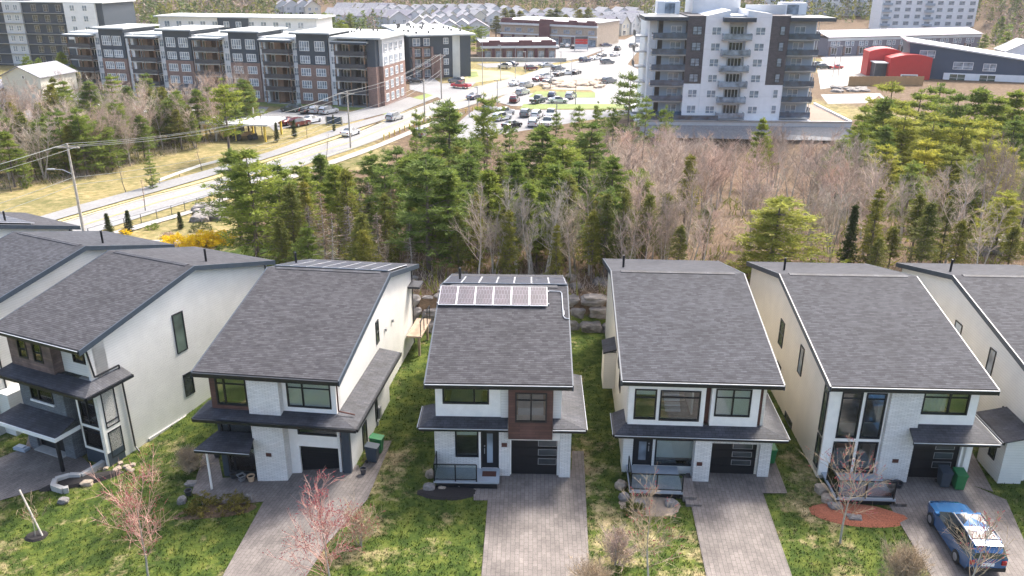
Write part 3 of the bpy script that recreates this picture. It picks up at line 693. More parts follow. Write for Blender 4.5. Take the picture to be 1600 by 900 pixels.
b = MB(); b.box(-.35, 7.9, .9, .35, 9.5, 3.25); o = b.build('chimney_box', M['siding_warm'], H.root); b = MB(); b.slab([(-.42, 7.8, 3.3), (.35, 7.8, 3.55), (.35, 9.6, 3.55), (-.42, 9.6, 3.3)], .1); b.build('box_roof', M['shingledark'], o)
H.swin(-1, 4.2, 5.0, 2.6, 4.6, hm=(.5,)); H.swin(-1, 5.6, 6.4, 3.4, 4.6)
b = MB()
for i in range(8): b.box(2.15+.02*i, 1.7+.25*i, 2.97+.17*i, 3.55-.02*i, 1.96+.25*i, 3.09+.17*i)
st = b.build('staircase', M['floorin'], H.root); b = MB()
for i in range(8): b.box(2.45, 1.69+.25*i, 2.975+.17*i, 3.25, 1.962+.25*i, 3.10+.17*i)
b.build('stair_runner', M['fabric'], st)
H4 = H
# --- fifth house
H = House('white house with four tall corner windows and the blue car on its drive', (15.4, 35.7), -2.2, 7.95, 10.4, 18.0, 0, (.25, 7.45), sid='siding_warm')
H.panel('front_wall', 'white', .25, 3.10, .2, 5.45, .5, [(.82, 1.84, 2.42, 5.02), (2.0, 3.0, 2.42, 5.0), (.78, 1.84, .36, 2.22), (2.0, 3.0, .4, 2.24)], 1.3)
H.box('foundation', 'concrete', .28, .53, -.3, 3.1, 1.2, .199)
H.panel('brick_column', 'brickwhite', 3.12, 4.66, -.2, 5.45, .3, (), 1.3)
H.panel('front_wall', 'white', 4.67, 7.45, 3.2, 5.45, .55, [(4.78, 7.02, 3.86, 5.16)], 1.3)
H.panel('front_wall', 'white', 4.67, 7.75, -.2, 3.0, .62, [(4.75, 7.2, -.19, 2.18)], 1.2); H.box('side_bump', 'siding_warm', 7.46, 1.21, -.3, 7.7, 4.4, 2.9)
for a, b_, c, d in ((.82, 1.84, 2.42, 5.02), (2.0, 3.0, 2.42, 5.0)): H.win(a, b_, c, d, .5, (), (.86,))
for a, b_, c, d in ((.78, 1.84, .36, 2.22), (2.0, 3.0, .4, 2.24)): H.win(a, b_, c, d, .5, (), (.12,))
H.win(4.78, 7.02, 3.86, 5.16, .55, (.58,), (.72,), curtain=(.0, .55))
H.garage(4.75, 7.2, .02, 2.18, .8, (6.0, 6.95)); H.box('house_number_plaque', 'wooddark', 3.75, .26, 1.2, 4.05, .295, 1.4)
H.skirt(4.2, 8.3, -.5, 2.93, .55, 3.3, left=4.3, right=7.46, back_r=4.6)
H.deck(.42, 3.3, -1.75, .49, .4, [((.47, -1.7), (3.2, -1.7)), ((.47, -1.7), (.47, -.2))])
b = MB(); b.box(3.31, -1.8, -.1, 3.85, -.5, .22); b.build('front_step', M['pavers'], H.root)
H.swin(-1, 8.9, 9.75, 3.35, 4.95, 'dglass', (.5,)); H.swin(-1, 5.0, 5.68, 3.5, 5.15, 'dglassblue'); H.swin(-1, 10.15, 11.1, 1.5, 2.2, 'dglassgreen'); H.swin(-1, 8.55, 9.45, 1.3, 2.3, 'dglassgreen')
H.swin(-1, .7, 1.3, 2.4, 5.1, 'dglassgreen', (.86,)); H.swin(-1, .7, 1.3, .5, 2.25, 'dglassgreen')
H.swin(-1, 5.3, 6.7, .0, .42, 'dglass')
H5 = H
# --- sixth house, cut by the right edge
H = House('white house at the right edge with an opaque bathroom window high on its left wall', (25.6, 35.6), -2.2, 7.95, 10.4, 18.0, 0, (.25, 7.45), sid='siding')
H.panel('front_wall', 'white', .25, 7.45, -.2, 5.45, .5, [(1.0, 3.0, 3.4, 5.0)]); H.win(1.0, 3.0, 3.4, 5.0, .5, (.5,))
H.swin(-1, 8.65, 9.5, 4.4, 5.05, 'dglassblue'); H.swin(-1, 4.8, 5.45, 3.7, 5.2, 'dglassblue')
H.box('entry_bump', 'siding', -.9, .2, -.2, .24, 2.4, 2.6)
H.lowroof([[(-1.25,-.2,2.65),(.24,-.2,3.0),(.24,2.8,3.0),(-1.25,2.8,2.65)]], lips=[((-1.25,-.2,2.65),(-1.25,2.8,2.65))])
H.swin(-1, .9, 1.5, .9, 2.2, 'dglass', x=-.9)
b = MB(); b.path([(.18, 3.0, 2.9), (.18, 3.0, .1)], .05, 6); b.build('downpipe', M['black'], H.root)
H6 = H
# --- second house
H = House('white house with a long side roof and solar panels only on its back slope', (-15.85, 36.9), -7, 7.5, 10.0, 17.0, -.55, (.62, 7.1), lip=False)
H.panel('wood_frame', 'wood', .62, 2.66, 3.25, 5.4, .35, [(.92, 2.55, 3.62, 5.2)], 1.3)
H.panel('brick_column', 'brickwhite', 2.67, 4.32, -1.2, 5.45, .12, (), 1.3)
H.panel('front_wall', 'white', 4.33, 7.1, 3.2, 5.45, .55, [(4.56, 6.84, 3.66, 5.13)], 1.3)
H.win(.92, 2.55, 3.62, 5.2, .35, (.28,), (.76,)); H.win(4.56, 6.84, 3.66, 5.13, .55, (.36,), (.74,), blind=.98)
H.panel('front_wall', 'navytrim', .66, 2.66, 1.5, 3.2, .5, [(.80, 2.58, 1.72, 2.6)], 1.2); H.win(.80, 2.58, 1.72, 2.6, .5, (.27,), ())
H.panel('front_wall', 'navytrim', .66, 2.66, -1.2, 1.49, .5, [(.98, 2.6, -.48, 1.1)], 1.2); H.win(.98, 2.6, -.48, 1.1, .5, (.22,), (), blind=.99)
H.panel('front_wall', 'white', 4.33, 7.36, -1.2, 3.15, .75, [(4.84, 7.26, 1.95, 2.5), (4.84, 7.2, -1.15, 1.25)], 1.3); H.win(4.84, 7.26, 1.95, 2.5, .75)
H.garage(4.84, 7.2, -.52, 1.25, .98); H.box('black_pillar', 'navytrim', 7.2, .5, -1.2, 7.62, .74, 3.1); H.box('side_bump', 'siding', 7.11, .75, -1.2, 7.6, 8.2, 2.95)
H.box('house_number_plaque', 'wooddark', 3.3, .08, .9, 3.58, .119, 1.1)
H.skirt(-.05, 8.35, -.45, 3.22, .5, 3.42, left=.62, right=7.11, back_l=1.4, back_r=8.3, light=False)
H.lowroof([[(.1,-.95,1.75),(2.95,-.95,1.75),(2.66,.5,1.98),(.62,.5,1.98)]], lips=[((.1,-.95,1.75),(2.95,-.95,1.75))])
H.box('porch_post', 'white', .5, -.75, -1.2, .58, -.67, 1.7)
H.swin(1, 7.8, 8.35, 3.85, 5.25, 'dglass', (.5,)); H.swin(1, 2.7, 3.45, -.45, 1.45, 'dglass', x=7.6); H.swin(1, 5.2, 5.6, .3, 1.9, 'dglass', x=7.6)
H.wallbits(1, [(9.6, 3.9, .15, .18), (11.2, 3.8, .15, .18)])
b = MB(); b.box(7.6, 5.7, .2, 7.72, 6.0, .9); b.box(7.6, 5.3, -.1, 7.7, 5.5, .25); b.build('meter_box', M['metal'], H.root)
b = MB(); b.path([(7.2, .5, 5.2), (7.2, .5, 3.6), (8.0, .6, 3.4)], .04, 6); b.build('downpipe', M['wooddark'], H.root)
H.solar(.35, 7, 1.0, 10.25, 2, 2.2, False, 'solar')
b = MB(); b.box(7.11, 15.4, 4.4, 7.9, 16.6, 4.55); b.build('back_canopy', M['shingledark'], H.root)
b = MB()   # back deck with stair rail
b.box(7.2, 14.2, 1.4, 8.2, 17.2, 1.52)
for yy in (14.4, 16.9): b.box(7.9, yy, -.6, 8.05, yy+.14, 1.4)
o = b.build('back_deck', M['dirt'], H.root); b = MB()
for yy in (14.3, 15.3, 16.3, 17.1): b.box(8.12, yy, 1.53, 8.17, yy+.05, 2.5)
b.box(8.11, 14.3, 2.5, 8.18, 17.15, 2.56); b.build('railing', M['black'], o)
H2 = H
# --- first house
a23 = R(-24.5); H = House('white house with grey brick front and long white side wall with two windows', (-28.95, 42.05), -24, 7.0, 8.5, 15.6, -2.05, (.62, 6.62))
H.panel('wood_wall', 'woodgrey', .7, 4.1, 3.3, 5.48, .4, [(1.46, 2.2, 3.92, 5.15), (2.65, 3.4, 3.9, 5.15)], 1.6)
H.panel('front_wall', 'siding', 4.11, 6.62, 3.35, 5.48, 1.0, [(5.0, 6.4, 4.1, 5.2)], 1.8); H.win(5.0, 6.4, 4.1, 5.2, 1.0, (.6,), (.6,))
H.win(1.46, 2.2, 3.92, 5.15, .4, (), (.45,), blind=.3); H.win(2.65, 3.4, 3.9, 5.15, .4, (), (.45,), blind=.3)
H.panel('front_wall', 'brickgrey', .66, 4.2, .45, 3.2, .5, [(1.55, 3.35, 1.3, 2.75)], 1.6); H.win(1.55, 3.35, 1.3, 2.75, .5, (.35,), (.5,), curtain=(0, .3)); H.box('window_sill', 'trimwhite', 1.5, .40, 1.18, 3.4, .50, 1.29)
H.panel('front_wall', 'brickgrey', .40, 4.2, -2.5, .44, .5, [(1.1, 3.4, -2.45, -.25)], 1.6); H.garage(1.1, 3.4, -2.03, -.25, .75, (1.5, 2.4), 2)
H.panel('corner_wall', 'white', 4.9, 6.64, -1.2, 3.0, .7, [(5.1, 6.45, .45, 2.6), (5.1, 6.45, -1.0, .25)], 1.8); H.win(5.1, 6.45, .45, 2.6, .7, (.45,), (.15,)); H.win(5.1, 6.45, -1.0, .25, .7, (), (.8,))
H.box('foundation', 'navytrim', 4.9, .72, -2.6, 6.66, 1.8, -1.21); H.panel('entry_wall', 'brickgrey', 4.21, 4.89, -2.5, 3.1, 1.4, (), 2.0); H.door(4.28, 4.85, -1.9, -.05, 1.33)
H.box('porch_post', 'black', 4.5, -.75, -2.5, 4.66, -.6, .2)
H.skirt(.3, 7.4, -.5, 3.12, .6, 3.42, left=.62, right=6.63, back_r=2.6, light=False)
o = H.lowroof([[(-.1,-1.0,.32),(5.0,-1.0,.32),(4.85,.5,.72),(.4,.5,.72)]], lips=[], light=False); b = MB(); b.box(-.12, -1.06, .10, 5.02, -1.0, .33); b.box(4.96, -1.0, .10, 5.02, .6, .33); b.build('white_fascia', M['trimwhite'], o)
H.swin(1, 6.6, 7.45, 2.4, 4.95, 'dglassgreen'); H.swin(1, 6.75, 7.5, -.6, .9, 'dglass'); H.swin(1, .95, 1.85, .3, 2.5, 'dglassgreen', (.15,)); H.swin(1, .95, 1.85, -1.6, .05, 'dglassgreen')
b = MB(); x = 6.70; b.path([(x, .1, 5.3), (x, .6, 5.2), (x, .8, 3.6), (x, 2.4, 3.6), (x, 2.5, -1.7), (x+.4, 2.4, -1.9)], .05, 6); b.build('downpipe', M['black'], H.root)
b = MB(); b.box(6.62, 3.5, -2.3, 6.72, 10.5, -1.75); b.build('foundation', M['concrete'], H.root)
H1 = H
# --- two more behind the left edge
H = House('grey roofed white house cut by the left edge, second from the left', (-37.3, 46.2), -26, 7.0, 8.3, 15.2, -2.4, (.5, 6.6))
H.panel('front_wall', 'white', .5, 6.6, -2.6, 5.45, .6, [(4.4, 6.0, -1.5, .4)]); H.win(4.4, 6.0, -1.5, .4, .6, (.5,))
b = MB(); b.path([(6.66, 1.6, 3.0), (6.66, 1.6, -2.0)], .05, 6); b.build('downpipe', M['black'], H.root)
b = MB(); b.box(6.6, 1.0, -2.6, 7.6, 5.0, .4); b.build('side_bump', M['siding'], H.root)
H0 = H
H = House('house at the far left edge, only its back roof slope with solar panels showing', (-46.9, 51.5), -30, 7.0, 8.3, 15.2, -2.4, (.5, 6.6)); H.panel('front_wall', 'white', .5, 6.6, -2.6, 5.45, .6)
H.solar(.2, 6, 1.08, 8.5, 2, 1.8, False, 'solar')
# ------------------------------------------------------------------ apartment buildings and shops of the plain
WC = {}
def wmesh(w, hh, frame, pane, vm=1, hm=1):
    k = (round(w, 2), round(hh, 2), frame, pane, vm, hm)
    if k in WC: return WC[k]
    f = MB(); t = .09
    f.box(0, -.05, 0, w, .02, t); f.box(0, -.05, hh-t, w, .02, hh); f.box(0, -.05, t, t, .02, hh-t); f.box(w-t, -.05, t, w, .02, hh-t)
    for i in range(1, vm+1): x = w*i/(vm+1); f.box(x-.05, -.045, t, x+.05, .015, hh-t)
    if hm: f.box(t, -.04, hh*.38-.03, w-t, .01, hh*.38+.03)
    g = MB(); g.box(t, -.012, t, w-t, .01, hh-t)
    WC[k] = (f.make('window', M[frame]), g.make('pane', M[pane])); return WC[k]
def W_(root, x, y, z, w, hh, frame='trimwhite', pane='dglassblue', vm=1, hm=1, rz=0):
    a, b = wmesh(w, hh, frame, pane, vm, hm); o = link('window', a, root, (x, y, z), rz); link('pane', b, o); return o
M['navywall'] = siding('dark_navy_cladding', (.045,.062,.085), .25, True, .6, .2, .8)
M['redbrick'] = brick_mat('red_brown_brick', (.235,.125,.10), (.175,.095,.078), (.30,.25,.22), .5, .15, .02, 'sz')
M['greywall'] = siding('pale_grey_cladding', (.60,.61,.63), .3, False, .6, .2, .9)
M['whitewall'] = siding('white_render', (.82,.82,.84), 3.0, False, .6, .1, .92)
M['darkbrick'] = brick_mat('charcoal_brick', (.105,.095,.10), (.075,.068,.075), (.05,.045,.05), .6, .15, .02, 'sz')
M['bluegrey'] = siding('blue_grey_cladding', (.36,.42,.50), .3, True, .6, .2, .9)
M['flatroof'] = plain('pale_flat_roof', (.48,.50,.50), .7, .15, .2)
M['membrane'] = plain('white_roof_membrane', (.58,.59,.60), .6, .1, .2)
M['balc'] = plain('dark_balcony', (.045,.047,.055), .5, .2)
M['bluerail'] = darkglass('blue_rail_glass', (.05,.085,.13), .15)
M['woodbal'] = plain('brown_balcony_wood', (.20,.115,.07), .6, .2)
M['buff'] = brick_mat('buff_brick', (.42,.33,.25), (.36,.28,.21), (.40,.35,.3), .5, .15, .02, 'sz')
M['maroon'] = plain('maroon_cladding', (.11,.035,.045), .6, .15)
M['bluewall'] = siding('dark_blue_corrugated', (.028,.060,.115), .4, True, .5, .3, .75)
M['redwall'] = siding('bright_red_cladding', (.50,.018,.022), .4, True, .5, .3, .85)
M['brownroof'] = asphalt('brown_roof_deck', (.20,.145,.11), .2)
M['cream'] = siding('pale_cream_siding', (.68,.64,.54), .2)
M['greyroof'] = plain('grey_house_roof', (.25,.25,.27), .85, .25, 1)
M['towngrey'] = plain('violet_grey_cladding', (.17,.165,.20), .7, .15)
def part(nm, mat, root, *a): b = MB(); b.box(*a); return b.build(nm, M[mat], root)
# five storey apartment building on the left
A = thing('apartment_building', 'long five storey apartment building of navy cladding and red brick bays with dark balconies', 'building', (-95, 199.6, 0), R(-13.3))
FZ = [-4.75+2.66*k for k in range(6)]
part('wall', 'greywall', A, -9, 1.9, -5.5, 66, 15, 8.9); part('roof', 'flatroof', A, -9.5, 1.0, 8.95, 67.4, 15.5, 9.25)
for x0, x1 in ((-.6, 5.8), (16.1, 23.0), (32.6, 39.7), (49.0, 56.3)):
    part('upper_bay', 'navywall', A, x0, 0, 3.62, x1, 12, 10.2); part('brick_bay', 'redbrick', A, x0-.05, -.05, -5.5, x1+.05, 12, 3.6); part('bay_roof', 'flatroof', A, x0-1.1, -1.1, 10.21, x1+1.1, 12.5, 10.5)
    part('bay_fascia', 'navytrim', A, x0-1.15, -1.15, 10.0, x1+1.15, -.9, 10.205)
    for k in range(5):
        y = -.03 if k > 2 else -.09; hh = 2.1 if k == 4 else 1.65
        for xx in (x0+.7, x1-3.0): W_(A, xx, y, FZ[k]+.65, 2.3, hh, vm=3)
for x0, x1 in ((-2.4, -.65), (5.85, 7.9), (14.5, 16.05), (23.05, 24.3), (30.7, 32.55), (39.75, 41.2), (47.7, 48.95), (56.35, 58.3)):
    part('pale_strip', 'whitewall', A, x0, .5, -5.5, x1, 3, 9.3)
    for k in range(5): W_(A, (x0+x1)/2-.55, .46, FZ[k]+.6, 1.1, 1.7, vm=1)
for n, (x0, x1) in enumerate(((-8.6, -2.45), (7.95, 14.45), (24.35, 30.65), (41.25, 47.65), (58.35, 65.3))):
    part('balcony_roof', 'flatroof', A, x0-.7, -1.6, 8.5, x1+.7, 2.5, 8.9)
    m_ = MB(); m_.box(x0-.72, -1.65, 8.3, x1+.72, -1.5, 8.72); m_.build('balcony_fascia', M['navytrim'], A)
    pz = MB()
    for xx in (x0+.1, (x0+x1)/2, x1-.1): pz.box(xx-.10, -1.2, -5.2, xx+.10, -1.0, 8.3)
    pz.build('balcony_post', M['woodbal'], A)
    for k in range(5):
        s = MB(); s.box(x0, -1.3, FZ[k]-.18, x1, 1.88, FZ[k]); bl = s.build('balcony', M['metal'], A)
        if k: r = MB(); r.box(x0, -1.32, FZ[k]+.1, x1, -1.27, FZ[k]+1.0); r.box(x1-.05, -1.26, FZ[k]+.1, x1, 1.8, FZ[k]+1.0); r.build('railing', M['balc'], bl)
        b2 = MB(); b2.box(x0+.05, 1.72, FZ[k]+.02, x1-.05, 1.87, FZ[k]+2.42); b2.box((x0+x1)/2-.6, .2, FZ[k]+.02, (x0+x1)/2+.6, 1.7, FZ[k]+2.42); b2.build('balcony_wall', M['woodbal' if k % 1 == 0 and n != 4 else 'balc'], bl)
        for xx in (x0+.6, x1-2.2): W_(A, xx, 1.66, FZ[k]+.1, 1.6, 2.0, 'trimwhite', 'dglass', 1, 0)
part('corner_column', 'navywall', A, 65.4, -.3, 3.62, 67.4, 15.3, 9.4); part('corner_brick', 'redbrick', A, 65.35, -.35, -5.5, 67.45, 15.35, 3.6)
part('end_wall', 'greywall', A, 67.46, 1.6, 3.62, 68.3, 15, 9.4); part('end_brick', 'redbrick', A, 67.46, 1.55, -5.5, 68.35, 15.05, 3.6); part('roof', 'flatroof', A, 57.5, -1.3, 9.42, 69.2, 16, 9.8)
for k in range(5):
    for j in range(4): W_(A, 68.38, 2.4+3.1*j, FZ[k]+.65, 1.7, 1.75, 'trimwhite', 'dglassblue', 1, 1, R(90))
part('entrance_canopy', 'navytrim', A, 21, -7.5, -1.9, 27.5, -.2, -1.4); b = MB()
for xx in (21.3, 27.0): b.box(xx, -7.3, -5, xx+.3, -7, -1.9)
b.build('canopy_post', M['woodbal'], A)
b = MB(); rnd = random.Random(5)
for i in range(9): x = rnd.uniform(0, 64); y = rnd.uniform(5, 13); b.tube((x, y, 9.25), (x, y, 9.95), .15, n=6, cap=True)
b.build('roof_vent', M['metal'], A)
# second apartment building, right of it
A2 = thing('apartment_building', 'four storey navy building with curved brick balconies and one tall pale stripe', 'building', (-27.5, 232, 0), R(18))
part('wall', 'navywall', A2, 0, 1.5, -5.5, 17, 40, 6.2); part('roof', 'flatroof', A2, -1, -.5, 6.21, 18, 41, 6.6); part('pale_stripe', 'flatroof', A2, 11.8, 1.3, -5.2, 13.9, 1.49, 6.2); part('brick_bay', 'redbrick', A2, 6.4, .9, -5.2, 9.0, 1.49, 1.2)
for k in range(4):
    z = -4.9+2.75*k; b = MB(); b.prism([(0, 1.5), (0.5, .3), (2.5, -.6), (4.5, -.3), (6.2, 1.5)], z-.2, z, 0); bl = b.build('balcony', M['woodbal'], A2)
    W_(A2, .8, 1.4, z+.2, 2.0, 2.0, pane='dglassblue'); W_(A2, 3.8, 1.4, z+.2, 1.7, 2.0)
    W_(A2, 9.3, 1.4, z+.6, 1.4, 1.6)
for i in range(3): part('balcony_column', 'redbrick', A2, .3+2.6*i, -.5+.15*i, -5.2, .9+2.6*i, .1+.15*i, 3.4)
rnd = random.Random(8)
for i in range(26):
    x = rnd.uniform(0, 16); y = rnd.uniform(1, 38); b = MB(); b.tube((x, y, 6.6), (x, y, 7.15), .28, n=6, cap=True); b.build('roof_vent', M['black'], A2)
A3 = thing('apartment_building', 'low wing with pale roof dotted with black vents, behind the long brick building', 'building', (-52, 238, 0), R(-14))
part('wall', 'bluegrey', A3, 0, 0, -5.5, 20, 22, 5.7); part('roof', 'flatroof', A3, -1, -1, 5.71, 21, 23, 6.1)
for i in range(20):
    x = rnd.uniform(0, 19); y = rnd.uniform(0, 21); b = MB(); b.tube((x, y, 6.1), (x, y, 6.7), .28, n=6, cap=True); b.build('roof_vent', M['black'], A3)
for i in range(6):
    for k in range(3): W_(A3, 1+3.3*i, -.06, -3.6+2.9*k, 1.6, 1.6)
# dark block at the far left, white extension behind
A4 = thing('apartment_building', 'dark navy six storey block with white bay, at the left edge', 'building', (-165, 262, 0), R(-9))
part('wall', 'navywall', A4, -10, 0, -5.5, 46, 16, 13.2); part('roof', 'flatroof', A4, -10.5, -.6, 13.21, 46.6, 16.5, 13.5); part('stair_tower', 'navywall', A4, 3, 4, 13.5, 20, 12, 16.2)
part('pale_bay', 'greywall', A4, 14, -.6, -5.5, 20, 0, 13.2); part('pale_bay', 'whitewall', A4, -10, -.6, -5.5, -4, 0, 13.2); part('pale_bay', 'whitewall', A4, 34, -.6, 3, 44, 0, 13.2)
for k in range(6):
    z = -4.4+2.95*k; part('balcony_line', 'metal', A4, -4, -1.2, z-.15, 34, -.02, z)
    for x in (-9, -7, 15, 17.6, 36, 40): W_(A4, x, -.66, z+.7, 1.5, 1.6)
    for x in (0, 4, 8, 23, 27, 31): W_(A4, x, -.06, z+.4, 1.7, 1.9, 'metal', 'dglass')
A5 = thing('apartment_building', 'long white low block with flat roof behind the long brick building', 'building', (-112, 275, 0), R(-8))
part('wall', 'whitewall', A5, 0, 0, -5.5, 52, 14, 8.4); part('roof', 'membrane', A5, -1, -1, 8.41, 53, 15, 8.8); part('dark_bay', 'navywall', A5, 20, -.5, 3, 30, 0, 8.4)
for x in range(2, 50, 4): W_(A5, x, -.06 if not 19 < x < 30 else -.56, 5.6, 1.8, 1.7)
# the white and charcoal tower on the right
T = thing('apartment_tower', 'seven storey white and blue grey tower with charcoal brick strips and glass railed balconies', 'building', (27.5, 168.2, 0), R(-1.2))
TZ = [-4.0, -.9, 2.1, 5.1, 8.07, 11.05]
part('left_wall', 'bluegrey', T, .8, 1.8, -5, 6.2, 18, 14.4); part('left_end_wall', 'whitewall', T, -.6, 3.6, -5, .79, 18, 14.4); part('dark_recess', 'black', T, .82, 1.74, -4, 1.75, 1.79, 14.3)
part('brick_strip', 'darkbrick', T, 6.21, 0, 2.55, 9.6, 14, 15.3); part('lower_wall', 'whitewall', T, 6.21, .02, -5, 9.6, 14, 2.54)
b = MB(); b.mesh_faces([(9.61,-.1,-5),(14.2,-.1,-5),(14.2,-.1,16.4),(9.61,-.1,15.35),(9.61,14,-5),(14.2,14,-5),(14.2,14,16.4),(9.61,14,15.35)], [(0,1,2,3),(5,4,7,6),(3,2,6,7),(1,5,6,2),(4,0,3,7)]); b.build('white_wall', M['whitewall'], T)
b = MB(); b.mesh_faces([(17.6,-.1,-5),(22.2,-.1,-5),(22.2,-.1,15.75),(17.6,-.1,16.4),(17.6,14,-5),(22.2,14,-5),(22.2,14,15.75),(17.6,14,16.4)], [(0,1,2,3),(5,4,7,6),(3,2,6,7),(1,5,6,2),(4,0,3,7)]); b.build('white_wall', M['whitewall'], T)
part('middle_wall', 'greywall', T, 14.21, .9, -5, 17.59, 14, 15.4)
part('brick_strip', 'darkbrick', T, 22.21, 0, 2.4, 25.8, 14, 15.4); part('lower_wall', 'whitewall', T, 22.21, .02, -5, 25.8, 14, 2.39)
part('right_wall', 'bluegrey', T, 25.81, 1.8, -5, 31.6, 18, 14.4)
part('roof', 'flatroof', T, 1, 3, 14.41, 31, 20, 14.7)
for a in ((-2.2, -.4, 14.4, 6.3, 9, 15.1), (12.8, -2.0, 14.3, 18.8, 1.0, 15.1), (25.7, -.4, 14.4, 34.4, 9, 15.1)): part('roof_slab', 'navytrim', T, *a)
part('lift_tower', 'greywall', T, 8.5, 9, 14.7, 18, 18, 19.6); part('stair_head', 'whitewall', T, 1.5, 9.5, 15.12, 6.0, 13, 17.6); part('stair_head', 'whitewall', T, 26.5, 9.5, 15.12, 31.5, 13, 17.4); part('stair_window', 'dglassblue', T, 3.0, 9.4, 15.2, 5.0, 9.49, 17.2); part('stair_window', 'dglassblue', T, 27.6, 9.4, 15.2, 29.9, 9.49, 17.0)
part('parapet', 'greywall', T, 18.2, 5, 14.7, 26, 5.4, 17.2)
for k, z in enumerate(TZ):
    for x0, x1, y0, sid in ((-.4, 6.2, -.2, 0), (12.9, 18.4, -1.7, 1), (25.8, 31.8, -.2, 0)):
        s = MB(); s.box(x0, y0, z-.22, x1, 1.75 if not sid else -.12, z); bl = s.build('balcony', M['metal'], T)
        r = MB(); r.box(x0, y0-.02, z+.08, x1, y0+.03, z+1.12)
        r.box(x0, y0+.04, z+.08, x0+.04, 1.7 if not sid else -.2, z+1.12); r.box(x1-.04, y0+.04, z+.08, x1, 1.7 if not sid else -.2, z+1.12)
        r.build('railing', M['bluerail'] if not sid else M['dglassblue'], bl)
    W_(T, 3.3, 1.75, z+.55, 2.1, 1.75); W_(T, 27.3, 1.75, z+.55, 2.1, 1.75)
    W_(T, 14.6, .86, z+.05, 2.7, 2.3, 'trimwhite', 'dglass', 3, 0)
    fr = 'black' if k > 1 else 'trimwhite'
    W_(T, 7.2, -.04, z+.75, 1.8, 1.6, fr); W_(T, 24.0, -.04, z+.75, 1.0, 1.7, fr, vm=0)
    W_(T, 10.9, -.14, z+.75, 1.8, 1.5); W_(T, 19.3, -.14, z+.75, 1.9, 1.5)
b = MB(); b.tube((30.9, 0, -4), (30.9, 0, 14.3), .07, n=6); b.tube((31.7, 1.0, -4), (31.7, 1.0, 14.3), .07, n=6); b.build('downpipe', M['trimwhite'], T)
b = MB(); b.box(-3, -3.2, -9, 39.2, 20, -4.45); pod = b.build('podium', M['greywall'], T)
part('podium_parapet', 'metal', T, -3, -3.3, -4.45, 39.2, -3.0, -4.1); part('podium_parapet', 'trimwhite', T, 38.9, -2.99, -4.45, 39.3, 20, -4.0); part('deck', 'brownroof', T, 31.9, -2.9, -4.44, 38.8, 19.9, -4.38); part('railing', 'bluerail', T, -2, -2.9, -4.1, 13, -2.85, -3.2)
for x in (6.5, 22.6): W_(T, x, -3.26, -7.6, 3.4, 2.4, 'trimwhite', 'membrane', 3, 0)
for k, z in enumerate(TZ): part('side_balcony', 'metal', T, 31.61, 6, z-.2, 33.6, 10, z); part('side_balcony', 'metal', T, -3.0, 6, z-.2, -.61, 10, z); part('side_railing', 'balc', T, -3.05, 5.95, z, -2.99, 10, z+1.05); part('side_railing', 'balc', T, 33.6, 5.95, z, 33.66, 10, z+1.05)
# strip malls
def at(p, z=-5): r = ray(*p); t = (z-CAM_H)/r[2]; return (r[0]*t, r[1]*t)
def mall(label, p0, p1, depth, hh, bays, two, ped):
    a, c = at(p0), at(p1); L = math.hypot(c[0]-a[0], c[1]-a[1]); ang = math.atan2(c[1]-a[1], c[0]-a[0])
    t = thing('shop_building', label, 'building', (a[0], a[1], 0), ang)
    part('wall', 'buff' if two else 'redbrick', t, 0, 0, -5.5, L, depth, -5+hh); part('roof', 'membrane', t, -.3, 1.0, -5+hh+.01, L+.3, depth+.3, -5+hh+.3)
    part('white_band', 'membrane', t, -.4, -.8, -5+hh-1.6, L+.4, -.01, -5+hh-.9); n = bays
    if two: part('white_band', 'membrane', t, -.2, -.4, -5+3.4, L+.2, -.02, -5+3.9)
    for i in range(n):
        x = L*i/n; part('pier', 'maroon', t, x, -.5, -5.2, x+.9, .2, -5+(3.3 if two else hh-1.7))
        W_(t, x+1.3, -.06, -4.9, L/n-1.7, 2.5, 'metal', 'dglassblue', 2, 0)
        if two: W_(t, x+1.6, -.06, -.6, L/n-2.6, 1.5, 'metal', 'dglassblue', 2, 0)
    for x0, x1 in ped: part('raised_parapet', 'maroon', t, L*x0, -.7, -5+hh-.9, L*x1, .4, -5+hh+.9)
    part('parapet', 'maroon', t, 0, -.45, -5+hh-.9, L, .1, -5+hh+.35)
    return t, L
t_, L_ = mall('two storey tan and maroon shop building with white bands', (783, 66), (932, 74), 22, 8.6, 8, True, ((.02,.12),(.42,.56),(.72,.8),(.9,.98)))
part('tower_bay', 'maroon', t_, L_*.42, -1.0, -5, L_*.53, .2, 3.2)
mall('single storey maroon brick shop building with pale roof', (752, 93), (868, 92), 18, 5.2, 7, False, ((.1,.25),(.5,.68),(.8,.95)))
part_t = thing('retaining_wall', 'grey block wall below the single storey shops', 'wall', (*at((735, 96)), 0), 0); part('wall', 'concrete', part_t, 0, 0, -6, 31, .6, -3.8)
# sign boards
def board(px, w, hh, z0, label, cols, rz=0):
    p = G(*px); t = thing('sign_board', label, 'sign', (p[0], p[1], h(*p)), rz)
    b = MB(); b.box(-w/2, 0, 0, -w/2+.25, .25, z0+hh); b.box(w/2-.25, 0, 0, w/2, .25, z0+hh); b.build('post', M['metal'], t)
    n = len(cols)
    for i, c in enumerate(cols): part('panel', c, t, -w/2+.26, .02, z0+hh*i/n+.05, w/2-.26, .2, z0+hh*(i+1)/n-.05)
M['redsign'] = plain('red_sign', (.50,.03,.03), .5, .05); M['bluesign'] = plain('slate_blue_sign', (.05,.08,.13), .5, .05)
board((908, 80), 5, 4.6, .6, 'tall red and white sign board beside the shop parking lot', ['membrane', 'bluegrey', 'redsign', 'redsign', 'balc'])
board((1003, 72), 5.5, 3.6, 1.2, 'white lined billboard on posts left of the tower', ['greywall', 'membrane', 'greywall'])
